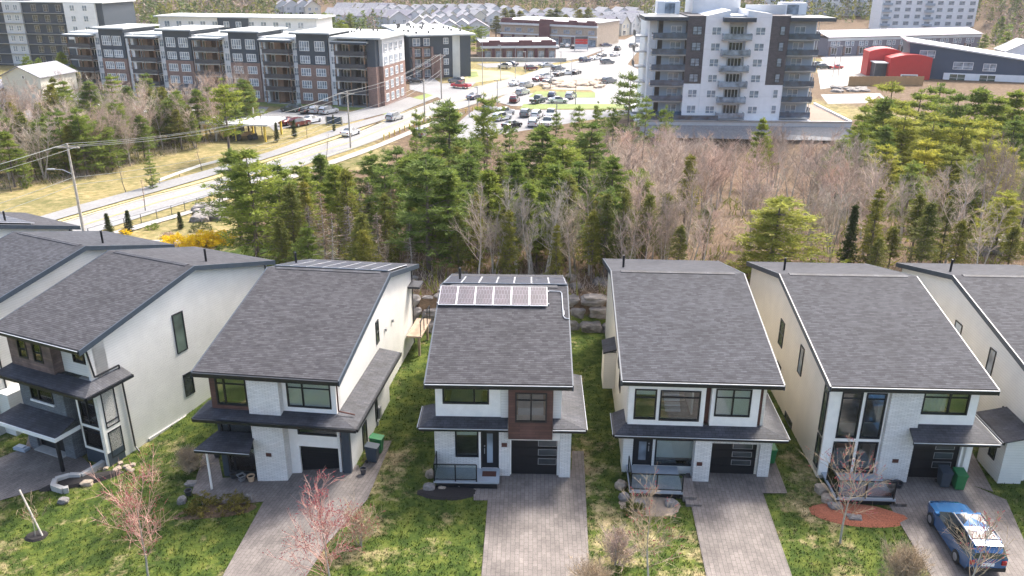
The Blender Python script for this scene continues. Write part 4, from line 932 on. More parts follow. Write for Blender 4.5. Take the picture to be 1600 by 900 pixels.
board((522, 195), 3.4, 1.5, .1, 'low slate blue monument sign at the apartment drive', ['bluesign'], R(-10))
# townhouses, school, far blocks on the right
a, c = at((1291, 88)), at((1528, 80)); L_ = math.hypot(c[0]-a[0], c[1]-a[1])
t = thing('townhouse_row', 'long violet grey two storey townhouse row with a dark roof and white trim', 'building', (a[0], a[1], 0), math.atan2(c[1]-a[1], c[0]-a[0]))
part('wall', 'towngrey', t, 0, 0, -6, L_, 12, .9); part('white_band', 'membrane', t, -.2, -.3, .1, L_, -.01, 1.1); b = MB(); b.slab([(-.5,-.6,1.3),(L_+.4,-.6,1.3),(L_+.4,7,3.2),(-.5,7,3.2)], .2); b.slab([(-.5,7.01,3.2),(L_+.4,7.01,3.2),(L_+.4,14,1.3),(-.5,14,1.3)], .2); b.build('roof', M['towngrey'], t)
for i in range(11):
    x = 1.2+i*(L_-2)/11; W_(t, x, -.06, -1.75, 1.9, 1.6); W_(t, x+2.5, -.06, -1.75, 1.2, 1.6, vm=0); W_(t, x+.5, -.06, -4.4, 2.4, 2.2, 'trimwhite', 'dglass', 1, 0); part('brick_pier', 'redbrick', t, x-.5, -.4, -5.5, x+.1, -.01, -1.9)
a = at((1362, 123)); t = thing('school_building', 'bright red curved roof hall with dark grey entrance beside the dark blue hall', 'building', (a[0], a[1], 0), R(-8))
def curved(x0, x1, y0, y1, z0, z1, rise, nm, mat):
    b = MB(); n = 8; pr = [(x0, z0), (x1, z0)]+[(x1+(x0-x1)*i/n, z1+rise*math.sin(math.pi*(i/n*.75+.15))-(i/n)*-.0) for i in range(n+1)]
    A_ = [(x, y0, z) for x, z in pr]; B_ = [(x, y1, z) for x, z in pr]; k = len(pr)
    b.mesh_faces(A_+B_, [tuple(range(k)), tuple(range(2*k-1, k-1, -1))]+[(i, k+i, k+(i+1) % k, (i+1) % k) for i in range(k)]); return b.build(nm, M[mat], t)
curved(0, 8.6, 6.5, 13, -5.5, 1.3, 1.4, 'red_hall', 'redwall'); curved(4.2, 15.2, 0, 6.4, -5.5, .2, 1.5, 'red_hall', 'redwall'); part('entrance', 'navytrim', t, 1.0, 2, -5.5, 4.1, 6.4, -1.0); part('canopy', 'membrane', t, .6, .8, -.95, 4.1, 6.4, -.7)
part('school_window', 'trimwhite', t, 7.5, -.1, -5.2, 12.0, -.01, -3.6); part('window_pane', 'dglass', t, 7.8, -.14, -5.2, 11.7, -.101, -3.9)
a = at((1424, 122)); t = thing('school_building', 'long dark blue hall with a white sloping roof edge', 'building', (a[0], a[1], 0), R(-17))
b = MB(); pr = [(0, -5.5), (46, -5.5), (46, -2.0), (-2, 4.6)]; A_ = [(x, 0, z) for x, z in pr]; B_ = [(x, 16, z) for x, z in pr]
b.mesh_faces(A_+B_, [(0,1,2,3), (7,6,5,4), (0,4,5,1), (1,5,6,2), (2,6,7,3), (3,7,4,0)]); b.build('blue_wall', M['bluewall'], t)
b = MB(); b.slab([(-2.6,-.5,5.1),(46.5,-.5,-1.5),(46.5,16.5,-1.5),(-2.6,16.5,5.1)], .4); b.build('roof', M['membrane'], t)
for x, z, w in ((1, .6, 4), (10, -2.2, 5), (17.5, -2.4, 3.2)): W_(t, x, -.06, z, w, 2.0)
part('pale_base', 'whitewall', t, 8, -.25, -5.5, 34, -.01, -3.2); W_(t, 9.5, -.31, -5.1, 4, 1.7, pane='dglassgreen'); W_(t, 17, -.31, -5.1, 4, 1.7, pane='dglassgreen')
a = at((1325, 134)); t = thing('board_fence', 'tan vertical board fence in front of the red hall', 'fence', (a[0], a[1], 0), R(2)); M['tanwood'] = siding('tan_boards', (.40,.25,.12), .3, True); b = MB()
for i in range(40): b.box(.5*i, 0, -5.2, .5*i+.47, .08, -2.6+.05*(i % 2))
b.build('boards', M['tanwood'], t)
def block(label, px, W, D, Hh, ang, wall, floors, cols, z=None, bal=()):
    a = G(*px); zz = h(*a)-.5 if z is None else z; t = thing('apartment_building', label, 'building', (a[0], a[1], zz), R(ang))
    part('wall', wall, t, 0, 0, 0, W, D, Hh); part('roof', 'membrane', t, -.4, -.4, Hh+.01, W+.4, D+.4, Hh+.4)
    for i in range(cols):
        for k in range(floors):
            x = W*(i+.5)/cols; z1 = Hh*(k+.25)/floors
            if i in bal: part('balcony', 'bluegrey', t, x-W/cols*.42, -1.4, z1-.4, x+W/cols*.42, -.02, z1+.6)
            W_(t, x-1.2, -.06, z1, 2.4, 1.6, 'metal', 'dglassblue', 1, 0)
    return t
block('big pale many storeyed block behind the townhouse row, cut by the upper edge', (1372, 50), 42, 16, 24, -6, 'whitewall', 8, 9, bal=(0, 4))
block('long white and blue block behind the tower, cut by the upper edge', (1195, 22), 66, 16, 16, -4, 'whitewall', 5, 10, bal=(3, 4, 7))
t = thing('parking_deck', 'flat grey roofed low block behind the tower', 'building', (*at((1300, 44)), 0), R(-3)); part('deck_roof', 'towngrey', t, 0, 0, -6, 42, 40, -3.5)
# cream house at the left edge
a = at((12, 167)); t = thing('detached_house', 'pale cream gabled house with grey roof at the left edge', 'house', (a[0], a[1], 0), R(-12))
def gable(t, W, D, z0, ze, zr, wall, roof, ridge_x=True, sfx=''):
    b = MB(); pr = [(0, z0), (W, z0), (W, ze), (W/2, zr), (0, ze)]; A_ = [(x, 0, z) for x, z in pr]; B_ = [(x, D, z) for x, z in pr]; b.mesh_faces(A_+B_, [tuple(range(5)), (9,8,7,6,5)]+[(i, 5+i, 5+(i+1) % 5, (i+1) % 5) for i in range(5)]); w = b.build('wall', M[wall], t)
    b = MB(); s = (zr-ze)/(W/2); b.slab([(-.4,-.4,ze-.4*s+.12),(W/2,-.4,zr+.12),(W/2,D+.4,zr+.12),(-.4,D+.4,ze-.4*s+.12)], .15); b.slab([(W/2+.001,-.4,zr+.12),(W+.4,-.4,ze-.4*s+.12),(W+.4,D+.4,ze-.4*s+.12),(W/2+.001,D+.4,zr+.12)], .15); r = b.build('roof', M[roof], t); return w, r
gable(t, 9.5, 11, -5.5, 1.6, 3.6, 'cream', 'greyroof'); W_(t, 5.2, -.06, 1.1, .6, .7, 'trimwhite', 'dglass', 0, 0)
part('garage_wing', 'greywall', t, -6, -1.5, -5.5, -.01, 8, -1.6); b = MB(); b.slab([(-6.4,-1.9,-1.4),(.2,-1.9,-1.4),(.2,3.4,.4),(-6.4,3.4,.4)], .15); b.slab([(-6.4,3.41,.4),(.2,3.41,.4),(.2,8.4,-1.4),(-6.4,8.4,-1.4)], .15); b.build('wing_roof', M['greyroof'], t)
part('terrace', 'greywall', t, 9.51, 1, -5.5, 12.5, 8, -2.9)
# carport with yellow posts, tractor under it
a = at((312, 219)); t = thing('carport', 'long white flat carport roof on yellow posts beside the wood', 'carport', (a[0], a[1], 0), R(-8))
part('roof', 'membrane', t, 0, 0, -2.2, 13, 8, -1.9); 
for x in (1, 6.5, 12): part('post', 'yellow', t, x, .3, -5.2, x+.3, .6, -2.2); part('post', 'yellow', t, x, 7.4, -5.2, x+.3, 7.7, -2.2)
a = at((330, 188)); t = thing('canopy', 'white flat canopy behind the pines near the brick building', 'carport', (a[0]-26, a[1]-2, 0), R(-6)); part('roof', 'membrane', t, 0, 0, -3.2, 24, 9, -2.9); 
for x in (1, 12, 23): part('post', 'metal', t, x, .3, -5.2, x+.3, .6, -3.2)
# suburb houses of the far slope
protos = []
for i, (w_, rf, W, D) in enumerate((('membrane', 'greyroof', 9, 11), ('cream', 'greyroof', 8, 11), ('membrane', 'towngrey', 10, 12), ('greywall', 'greyroof', 9, 13))):
    t = thing('suburban_house', 'pale gabled house of the far suburb beyond the shops', 'house', (0, 0, 0), 0, 'gabled houses of the far suburb'); gable(t, W, D, -1, 5.4, 8.3, w_, rf); W_(t, 1.5, -.06, 3.3, 1.5, 1.5); W_(t, W-3, -.06, 3.3, 1.5, 1.5); W_(t, 1.5, -.06, .5, 2.5, 1.8, 'trimwhite', 'dglass'); protos.append([t, False])
rnd = random.Random(11)
def suburb(px, n, ang, wh='beyond the two storey shops'):
    for i in range(n):
        u = px[0]+(px[2]-px[0])*i/max(1, n-1)+rnd.uniform(-2, 2); v = px[1]+(px[3]-px[1])*i/max(1, n-1)+rnd.uniform(-.8, .8)
        x, y = G(u, v); p = protos[rnd.randrange(4)]; rz = R(ang+rnd.uniform(-6, 6)); 
        if not p[1]: p[0].location = (x, y, h(x, y)); p[0].rotation_euler = (0, 0, rz); p[1] = True; o = p[0]
        else: o = dup(p[0], (x, y, h(x, y)), rz)
        o['label'] = ['white gabled house with grey roof', 'cream gabled house with grey roof', 'white gabled house with violet grey roof', 'grey gabled house'][protos.index(p)]+' '+wh; o['group'] = 'gabled houses '+wh
suburb((800, 54, 1000, 48), 12, 35); suburb((610, 47, 780, 46), 9, 15, 'left of the shops among pines'); suburb((590, 37, 760, 34), 10, 30, 'in the farthest terraces behind the brick apartments'); suburb((935, 60, 1003, 52), 5, 60); suburb((806, 44, 985, 40), 8, 20); suburb((545, 42, 640, 46), 9, 70, 'in the terraces behind the brick apartments'); suburb((548, 33, 610, 33), 6, 60, 'in the farthest terraces behind the brick apartments'); suburb((640, 57, 720, 52), 7, 10, 'behind the second apartment building'); suburb((700, 40, 745, 43), 4, 20, 'left of the shops among pines')
suburb((620, 70, 725, 64), 6, 5, 'close behind the second apartment building'); suburb((430, 26, 480, 27), 4, 20, 'in the woods beyond the brick apartments'); suburb((760, 36, 800, 38), 3, 10); suburb((1020, 36, 1040, 30), 3, 10)
t = thing('brick_house', 'small white gabled house with arched window right of the blue hall', 'house', (*at((1568, 102)), 0), R(-10)); gable(t, 12, 10, -5.5, -.6, 2.6, 'whitewall', 'membrane')
# ------------------------------------------------------------------ vehicles
def carmesh(kind):
    # stations: x, half width low, z low, half width belt, z belt, half width top, z top
    if kind == 'suv': S = [(-2.3,.70,.45,.74,.85,.70,.98),(-2.25,.84,.32,.88,.95,.62,1.25),(-1.85,.90,.28,.92,1.02,.66,1.60),(-.9,.92,.26,.93,1.00,.68,1.66),(.2,.92,.26,.93,.98,.66,1.62),(1.05,.91,.26,.92,.98,.72,1.04),(1.9,.88,.28,.88,.88,.70,.95),(2.25,.76,.34,.78,.66,.66,.80),(2.32,.66,.42,.66,.60,.6,.66)]
    elif kind == 'pickup': S = [(-2.7,.86,.5,.88,.98,.84,1.02),(-2.6,.9,.45,.92,1.02,.86,1.06),(-.75,.92,.35,.93,1.04,.88,1.08),(-.6,.92,.35,.93,1.06,.70,1.75),(.5,.92,.35,.93,1.05,.70,1.76),(1.3,.92,.35,.92,1.05,.76,1.12),(2.3,.9,.38,.9,.98,.76,1.05),(2.6,.8,.45,.8,.75,.7,.85),(2.65,.7,.5,.7,.7,.6,.75)]
    else: S = [(-2.3,.72,.42,.75,.75,.70,.88),(-2.2,.84,.30,.86,.88,.70,.98),(-1.55,.88,.26,.89,.92,.68,1.06),(-.75,.89,.24,.90,.92,.60,1.40),(.25,.89,.24,.90,.90,.60,1.42),(1.1,.89,.24,.89,.88,.70,.96),(1.9,.86,.26,.86,.80,.70,.86),(2.25,.74,.32,.75,.60,.66,.72),(2.3,.64,.40,.64,.56,.6,.6)]
    body = MB(); glass_ = MB(); rings = []
    for (x, wl, zl, wb, zb, wt, zt) in S: rings.append([(x,-wl,zl),(x,-wb-.0,(zl+zb)/2),(x,-wb,zb),(x,-wt,zt),(x,0,zt+.03),(x,wt,zt),(x,wb,zb),(x,wb,(zl+zb)/2),(x,wl,zl)])
    for i in range(len(rings)-1):
        a, b = rings[i], rings[i+1]; cab = S[i][6]-S[i][4] > .3; cab2 = S[i+1][6]-S[i+1][4] > .3
        for j in range(9):
            k = (j+1) % 9; f = [a[j], b[j], b[k], a[k]]
            side = j in (2, 5); top = j in (3, 4); cabs = cab
            (glass_ if ((side and cabs) or (top and cab != cab2)) else body).add(f)
    body.add(rings[0][::-1]); body.add(rings[-1])
    return body, glass_, S
CARM = {}
M['tyre'] = plain('rubber_tyre', (.02,.02,.02), .8, .1); M['lamp'] = plain('lamp_lens', (.7,.7,.68), .2, .05); M['tail'] = plain('tail_lamp', (.35,.01,.01), .25, .05)
def paint(name, c):
    m, t, b = nt(name); b.inputs['Base Color'].default_value = c4(c); b.inputs['Roughness'].default_value = .14; b.inputs['Coat Weight'].default_value = .7; b.inputs['Coat Roughness'].default_value = .06; b.inputs['Metallic'].default_value = .2; return m
PC = {'white': (.72,.73,.74), 'silver': (.45,.47,.49), 'grey': (.17,.18,.19), 'black': (.02,.02,.023), 'maroon': (.14,.025,.035), 'red': (.42,.015,.03), 'navy': (.03,.045,.10), 'green': (.03,.06,.055), 'blue': (.030,.115,.27)}
for k, c in PC.items(): M['p_'+k] = paint(k+'_car_paint', c)
wm = MB(); wm.lathe([(.0,-.11),(.2,-.11),(.31,-.10),(.335,-.07),(.335,.07),(.31,.10),(.2,.11),(.0,.11)], n=16, axis='y'); wheel_me = wm.make('tyre', M['tyre']); wheel_me.shade_smooth()
rm = MB(); rm.lathe([(.0,-.125),(.06,-.13),(.19,-.118),(.2,-.10)], n=16, axis='y'); rm.lathe([(.2,.10),(.19,.118),(.06,.13),(.0,.125)], n=16, axis='y'); rim_me = rm.make('rim', M['metal'])
def car(kind, color, loc, rz, label, group=None, name='parked_car'):
    key = (kind, color)
    if key not in CARM:
        b, g, S = carmesh(kind); bm_ = b.make('body', M['p_'+color]); bm_.shade_smooth(); gm = g.make('windows', M['dglass']); gm.shade_smooth()
        l = MB(); l.box(2.18,-.72,.62,2.3,-.42,.74); l.box(2.18,.42,.62,2.3,.72,.74); r = MB(); r.box(-2.36 if kind != 'pickup' else -2.72,-.8,.7,-2.2,-.6,.9); r.box(-2.36 if kind != 'pickup' else -2.72,.6,.7,-2.2,.8,.9)
        CARM[key] = (bm_, gm, l.make('headlight', M['lamp']), r.make('tail_light', M['tail']))
    t = thing(name, label, 'car', loc, rz, group); a = CARM[key]
    for n_, me in zip(('body', 'windows', 'headlight', 'tail_light'), a): link(n_, me, t)
    for x in (-1.38, 1.42):
        for y in (-.86, .86): w_ = link('wheel', wheel_me, t, (x, y, .335)); link('rim', rim_me, w_)
    return t
cars = [(548,212,'sedan','white',70,'white car driving on the main road'),(617,188,'suv','silver',66,'silver car driving past the brick apartment end'),(741,155,'sedan','navy',61,'blue grey car on the road'),
(720,138,'pickup','red',150,'red pickup turning out of the side street'),(713,130,'suv','grey',150,'grey truck behind the red pickup'),
(823,137,'suv','silver',55,0),(806,134,'sedan','white',55,0),(843,127,'sedan','maroon',50,0),(854,123,'suv','white',50,0),(858,130,'sedan','grey',50,0),(830,110,'suv','maroon',40,0),(853,105,'sedan','silver',30,0),(873,111,'suv','grey',40,0),(873,119,'sedan','black',60,0),(885,117,'sedan','white',30,0),(900,116,'sedan','black',60,0),(914,97,'suv','navy',45,0),(930,94,'sedan','white',45,0),(949,100,'suv','grey',20,0),(940,89,'sedan','grey',50,0),(947,73,'sedan','navy',20,0),(965,79,'suv','black',70,0),(961,88,'sedan','white',50,0),(990,74,'suv','grey',50,0),(952,130,'suv','grey',40,0),
(817,148,'suv','silver',60,1),(804,160,'suv','maroon',80,1),(841,161,'pickup','green',60,1),(863,154,'suv','navy',80,1),(892,154,'suv','silver',70,1),(872,161,'sedan','white',0,1),(790,180,'suv','white',50,1),(839,184,'suv','white',75,1),(856,197,'pickup','white',75,1),(861,184,'pickup','white',75,1),(800,200,'sedan','black',50,1),(834,197,'suv','white',80,1),(822,182,'suv','grey',75,1),(785,188,'suv','white',50,1),
(456,175,'suv','green',165,2),(482,177,'sedan','black',70,2),(497,177,'suv','silver',70,2),(514,178,'suv','silver',60,2),(453,195,'sedan','maroon',60,2),(469,197,'suv','maroon',60,2),(487,192,'sedan','white',60,2),(387,168,'sedan','silver',150,2),
(633,128,'suv','silver',10,3),(650,130,'sedan','black',10,3),(659,213,'suv','grey',80,'dark grey car parked on the dirt below the main road'),(789,107,'suv','white',140,3),(799,103,'sedan','navy',140,3),(870,76,'sedan','white',80,4),(879,74,'suv','grey',80,4),(887,74,'sedan','white',80,4),(862,77,'suv','silver',80,4),(896,76,'sedan','black',80,4),(1286,108,'suv','green',20,'dark green car behind the right side of the tower'),(1306,108,'sedan','red',20,'bright red car between tower and red hall'),(1277,105,'suv','black',20,'black car behind the tower'),(985,215,'suv','black',0,1),(765,176,'suv','grey',60,1)]
gl = {0: ('near the road junction', 'cars around the road junction'), 1: ('on the dealership lots', 'cars on the lots beside the main road'), 2: ('in the apartment parking lot', 'cars in front of the brick apartments'), 3: ('beside the second apartment building', 'cars by the second apartment building'), 4: ('in front of the shops', 'cars in front of the shops')}
for (u, v, k, c, dg, lb) in cars:
    x, y = G(u, v); g = None
    if not isinstance(lb, str): nm = {'suv': 'SUV', 'sedan': 'saloon car', 'pickup': 'pickup truck'}[k]; cn = {'green': 'dark green'}.get(c, c); g = gl[lb][1]; lb = f'{cn} {nm} {gl[lb][0]}'
    car(k, c, (x, y, h(x, y)+.10), R(dg), lb, g)
# the blue car in front of the fifth house
x, y = G(1490, 848); B = car('suv', 'blue', (20.45, 31.0, .06), R(87), 'blue SUV with reflecting roof parked on the drive at the lower right', name='parked_car')
B.scale = (.95, .95, .95); M['carroof'] = darkglass('dark_panorama_glass', (.03,.04,.06), .05)
b = MB(); b.box(-2.35,-.28,.62,-2.305,.28,.76); b.build('licence_plate', M['trimwhite'], B)
b = MB(); b.slab([(-1.75,-.56,1.655),(.05,-.56,1.665),(.05,.56,1.665),(-1.75,.56,1.655)], .03); b.build('glass_roof', M['carroof'], B)
b = MB(); b.box(-1.9,-.66,1.66,.1,-.62,1.70); b.box(-1.9,.62,1.66,.1,.66,1.70); b.build('roof_rail', M['balc'], B)
b = MB(); b.box(.75,-1.08,1.0,.95,-.9,1.14); b.build('mirror', M['p_blue'], B); b = MB(); b.box(.75,.9,1.0,.95,1.08,1.14); b.build('mirror', M['p_blue'], B)
b = MB(); b.box(-2.31,-.86,.3,-2.2,.86,.5); b.build('bumper', M['tyre'], B)
b = MB(); b.slab([(-2.12,-.6,1.56),(-1.8,-.6,1.62),(-1.8,.6,1.62),(-2.12,.6,1.56)], .04); b.build('spoiler', M['p_blue'], B)
# tractor
x, y = G(380, 218); t = thing('backhoe_tractor', 'small orange backhoe with black cab under the white carport', 'tractor', (x, y, h(x, y)), R(20))
b = MB(); b.box(-1.6,-.5,.7,1.6,.5,1.3); b.build('body', M['tanwood'], t); b = MB(); b.box(-.9,-.6,1.31,.4,.6,2.3); b.build('cab', M['balc'], t)
for xx, r_ in ((-1.0, .75), (1.2, .5)):
    for yy in (-.8, .8): b = MB(); b.lathe([(0,-.2),(r_,-.2),(r_,.2),(0,.2)], (xx, yy, r_), 14, axis='y'); b.build('wheel', M['tyre'], t)
b = MB(); b.path([(-1.6,0,1.2),(-2.6,0,2.4),(-3.4,0,1.2),(-3.3,0,.4)], .12, 6); b.build('digger_arm', M['tanwood'], t); b = MB(); b.box(1.7,-1,.1,2.5,1,.8); b.build('bucket', M['balc'], t)
# ------------------------------------------------------------------ trees
def tuft(mb, c, n, L, w, rnd, up=.35, m=0, out=None):
    for _ in range(n):
        d = Vector((rnd.gauss(0, 1), rnd.gauss(0, 1), rnd.gauss(0, .6)+up))
        if out is not None: d += out*1.0
        d.normalize(); l = L*rnd.uniform(.6, 1.25)
        s = d.cross(Vector((rnd.gauss(0,1), rnd.gauss(0,1), rnd.gauss(0,1)))).normalized()*w*rnd.uniform(.6, 1.3)
        o = Vector(c)+Vector((rnd.gauss(0, 1), rnd.gauss(0, 1), rnd.gauss(0, .6)))*L*.35
        mb.add([o-s, o+s, o+d*l], m)
def conifer(seed, H, Rm, clear, levels, nb, clumps, ntri, L, w, droop, powr=.75, gap=.12, asym=.3, up=.35):
    rnd = random.Random(seed); tr = MB(); cr = MB()
    lean = Vector((rnd.uniform(-.02, .02), rnd.uniform(-.02, .02), 0)); k = 6
    P = lambda z: Vector((lean.x*z+.06*math.sin(z*.7+seed), lean.y*z+.06*math.cos(z*.5+seed), z))
    for i in range(k): tr.tube(P(H*i/k-(.3 if i == 0 else 0)), P(H*(i+1)/k), .016*H*(1-i/k)+.02, .016*H*(1-(i+1)/k)+.02, 7)
    bias = rnd.uniform(0, 6.28)
    for i in range(levels):
        t = (i+rnd.uniform(-.3, .3))/levels; t = max(0, min(.985, t)); z0_ = H*(clear+(1-clear)*t)
        for j in range(nb):
            if rnd.random() < gap: continue
            z = min(H*.985, z0_+rnd.uniform(-.55, .55)*H*(1-clear)/levels*(1-t))
            a = 2*math.pi*(j+rnd.random())/nb+i*1.7
            r = Rm*((1-t)**powr)*rnd.uniform(.6, 1.12)*(1+asym*math.cos(a-bias))*(.55+.45*min(1, t*5+.3))+.15
            rise = (rnd.uniform(-.05, .18)-droop)*r; p0 = P(z); d = Vector((math.cos(a), math.sin(a), 0))
            p1 = p0+d*r*.55+Vector((0, 0, rise*.4)); p2 = p0+d*r+Vector((0, 0, rise+.10*r*(1 if droop < .1 else .4)))
            tr.tube(p0, p1, .012*r+.018, .008*r+.01, 4); tr.tube(p1, p2, .008*r+.01, .006, 3)
            for c in range(clumps):
                s = .18+.82*(c+rnd.random())/clumps; q = p0.lerp(p1, s/.55) if s < .55 else p1.lerp(p2, (s-.55)/.45)
                sid = Vector((-d.y, d.x, 0))*rnd.uniform(-1, 1)*.30*r*(1-abs(s-.5))
                tuft(cr, q+sid, ntri, L, w, rnd, up, 0, d*.8)
    tuft(cr, P(H)-Vector((0,0,.2)), ntri*2, L, w, rnd, 1.2)
    return tr, cr
def bare(seed, H, spread, n1=11, n2=6, n3=6, buds=0, lean=0, clear=.3, multi=1, r0=.012, thin=1.):
    rnd = random.Random(seed); tr = MB(); cr = MB(); bd = MB()
    for sidx in range(multi):
        base = Vector((rnd.uniform(-.2, .2), rnd.uniform(-.2, .2), 0))*(multi > 1); dirn = Vector((rnd.uniform(-.12, .12)*(2 if multi > 1 else 1)+lean, rnd.uniform(-.12, .12), 1)).normalized(); k = 6; pts = [base-Vector((0,0,.2))]
        for i in range(k): dirn = (dirn+Vector((rnd.uniform(-.07, .07), rnd.uniform(-.07, .07), 0))).normalized(); pts.append(pts[-1]+dirn*H*.92/k)
        for i in range(k): tr.tube(pts[i], pts[i+1], H*r0*(1-i/k)+.012, H*r0*(1-(i+1)/k)+.010, 6)
        for i in range(n1):
            t = clear+(1-clear)*(i+rnd.random())/n1; q = t*k; a_ = pts[min(k, int(q))].lerp(pts[min(k, int(q)+1)], q-int(q))
            az = rnd.uniform(0, 6.28); el = rnd.uniform(.45, 1.05)+.25*t; L = spread*(1.1-.65*t)*rnd.uniform(.75, 1.2)
            d = Vector((math.cos(az)*math.cos(el), math.sin(az)*math.cos(el), math.sin(el)))
            p = a_; seg = []; 
            for s in range(3):
                p2 = p+d*L/3; cr.tube(p, p2, (.030-.009*s)*thin*H/9, (.021-.009*s)*thin*H/9+.003, 4); seg.append((p, p2)); p = p2; d = (d+Vector((rnd.uniform(-.2,.2), rnd.uniform(-.2,.2), .12))).normalized()
            for j in range(n2):
                sg = seg[rnd.randrange(3)]; b0 = sg[0].lerp(sg[1], rnd.random()); d2 = (d+Vector((rnd.gauss(0,.6), rnd.gauss(0,.6), rnd.uniform(-.1,.6)))).normalized(); L2 = L*rnd.uniform(.25, .55); b1 = b0+d2*L2
                cr.tube(b0, b1, .011*thin, .006*thin, 3)
                for m in range(n3):
                    c0 = b0.lerp(b1, rnd.uniform(.2, 1)); d3 = (d2+Vector((rnd.gauss(0,.6), rnd.gauss(0,.6), rnd.gauss(.1,.5)))).normalized(); c1 = c0+d3*L2*rnd.uniform(.3, .7)
                    cr.tube(c0, c1, .007*thin, .003*thin, 3)
                    if buds and rnd.random() < buds:
                        for _ in range(3):
                            o = c0.lerp(c1, rnd.uniform(.4, 1)); s = .022; bd.mesh_faces([o+Vector((s,0,0)), o+Vector((-s,s,0)), o+Vector((-s,-s,0)), o+Vector((0,0,s*1.8))], [(0,1,2),(0,1,3),(1,2,3),(2,0,3)])
    return tr, cr, bd
PR = {}
def proto(key, tr, cr, tm, cm, H, bd=None):
    PR[key] = (tr.make('trunk', M[tm]), cr.make('crown', M[cm]), H, bd.make('buds', M['bud']) if bd and bd.v else None)
for i in range(6): proto(('pine', i), *conifer(10+i, 12, 3.9+.12*i, .08+.04*i, 11+i, 6, 9, 13, .46, .058, .03, .52+.07*i, .08+.03*i, .3), 'bark', 'pine', 12)
for i in range(3): proto(('goldpine', i), *conifer(20+i, 12, 4.5, .06, 11, 7, 9, 13, .52, .062, .02, .58, .10, .3), 'bark', 'goldpine', 12)
for i in range(3): proto(('pineopen', i), *conifer(30+i, 12, 3.6, .30, 10, 5, 7, 13, .52, .065, .0, .5, .30, .5), 'bark', 'pine', 12)
for i in range(5): proto(('spruce', i), *conifer(50+i, 11, 2.0+.15*i, .10+.08*i, 19, 6, 5, 8, .40, .06, .14, .72, .24, .45, .15), 'bark', 'spruce', 11)
for i in range(2): proto(('darkspruce', i), *conifer(70+i, 9, 1.5, .1, 24, 7, 4, 9, .33, .07, .15, .95, .12, .15, .1), 'bark', 'darkspruce', 9)
for i in range(3): proto(('dead', i), *conifer(80+i, 10, 1.5, .08, 24, 6, 3, 5, .30, .035, .12, .7, .2, .3, .1), 'barkpale', 'deadspruce', 10)
for i in range(5):
    t_, c_, _ = bare(100+i, 10, 4.6, 13, 8, 8, thin=1.25, multi=1+(i % 2), clear=.28); proto(('pinktree', i), t_, c_, 'barkpale', 'twigpink', 10)
for i in range(4):
    t_, c_, _ = bare(120+i, 9, 3.0, 13, 7, 7, thin=1.15, multi=1+(i % 3), clear=.35); proto(('greytree', i), t_, c_, 'barkpale', 'twiggrey', 9)
LBL = {'pine': ('white_pine', 'broad light green white pine', 'tree'), 'goldpine': ('white_pine', 'broad golden green pine', 'tree'), 'pineopen': ('white_pine', 'open branched white pine', 'tree'), 'spruce': ('spruce_tree', 'narrow olive green spruce', 'tree'), 'darkspruce': ('spruce_tree', 'dark green young spruce', 'tree'), 'dead': ('dying_spruce', 'brown dying spruce', 'tree'), 'pinktree': ('bare_tree', 'leafless pinkish tree', 'tree'), 'greytree': ('bare_tree', 'thin leafless grey tree', 'tree')}
GRP = {'pine': 'white pines', 'goldpine': 'golden green pines', 'pineopen': 'open white pines', 'spruce': 'spruces', 'darkspruce': 'dark young spruces', 'dead': 'dying brown spruces', 'pinktree': 'pinkish leafless trees', 'greytree': 'thin grey leafless trees'}
rt = random.Random(77); LW = 'in the wood left of the main road'; BH = 'in the wood behind the houses'; PL = []
def tree(kind, x, y, Hh, label=None, where='', var=None, wide=1., group=None, sink=.1):
    n = sum(1 for k in PR if k[0] == kind); i = rt.randrange(n) if var is None else var % n; tm, cm, h0, bm_ = PR[(kind, i)]
    nm, lb, ct = LBL[kind]; g = group
    if label is None:
        g = GRP[kind]+' '+where
        if where == BH:
            uu = 800+x/(y*.93+8)*FPX; hs = 'behind the first house' if uu < 420 else 'behind the second house' if uu < 640 else 'behind the third house' if uu < 920 else 'behind the fourth house' if uu < 1150 else 'behind the fifth house' if uu < 1390 else 'behind the sixth house'
            sz = 'low' if Hh < 6.2 else 'medium' if Hh < 8.2 else 'tall'
            dp = 'at the edge of the wood' if y < 61 else 'in the near wood' if y < 74 else 'in the middle of the wood' if y < 96 else 'deep in the wood'
            label = f'{sz} {lb.replace("broad light green white pine", "light green pine").replace(" with gaps in the crown", "").replace("dying spruce with bare grey twigs", "dying spruce").replace("narrow ", "")} {dp} {hs}'
        else:
            uu = 800+x/(y*.93+10)*FPX; wh = where
            if where == LW: wh = ('at the left end of' if uu < 110 else 'in the middle of' if uu < 250 else 'at the right end of')+' the wood left of the main road'
            label = ('low ' if Hh < 6.2 else 'tall ' if Hh > 8.5 else 'medium ')+lb.replace('broad light green white pine', 'light green pine').replace('thin leafless', 'leafless').replace('narrow ', '')+' '+wh
    t = thing(nm, label, ct, (x, y, h(x, y)-sink), rt.uniform(0, 6.28), g); s = Hh/h0; t.scale = (s*wide, s*wide, s)
    link('trunk', tm, t); link('crown', cm, t)
    if bm_: link('buds', bm_, t)
    PL.append((x, y)); return t
def ptree(kind, u, v, Y, label=None, where='', var=None, wide=1., group=None):
    x = XatY(u, v, Y); z = Zat(u, v, Y); Hh = max(2., z-h(x, Y)); return tree(kind, x, Y, Hh, label, where, var, wide, group)
BH = 'in the wood behind the houses'
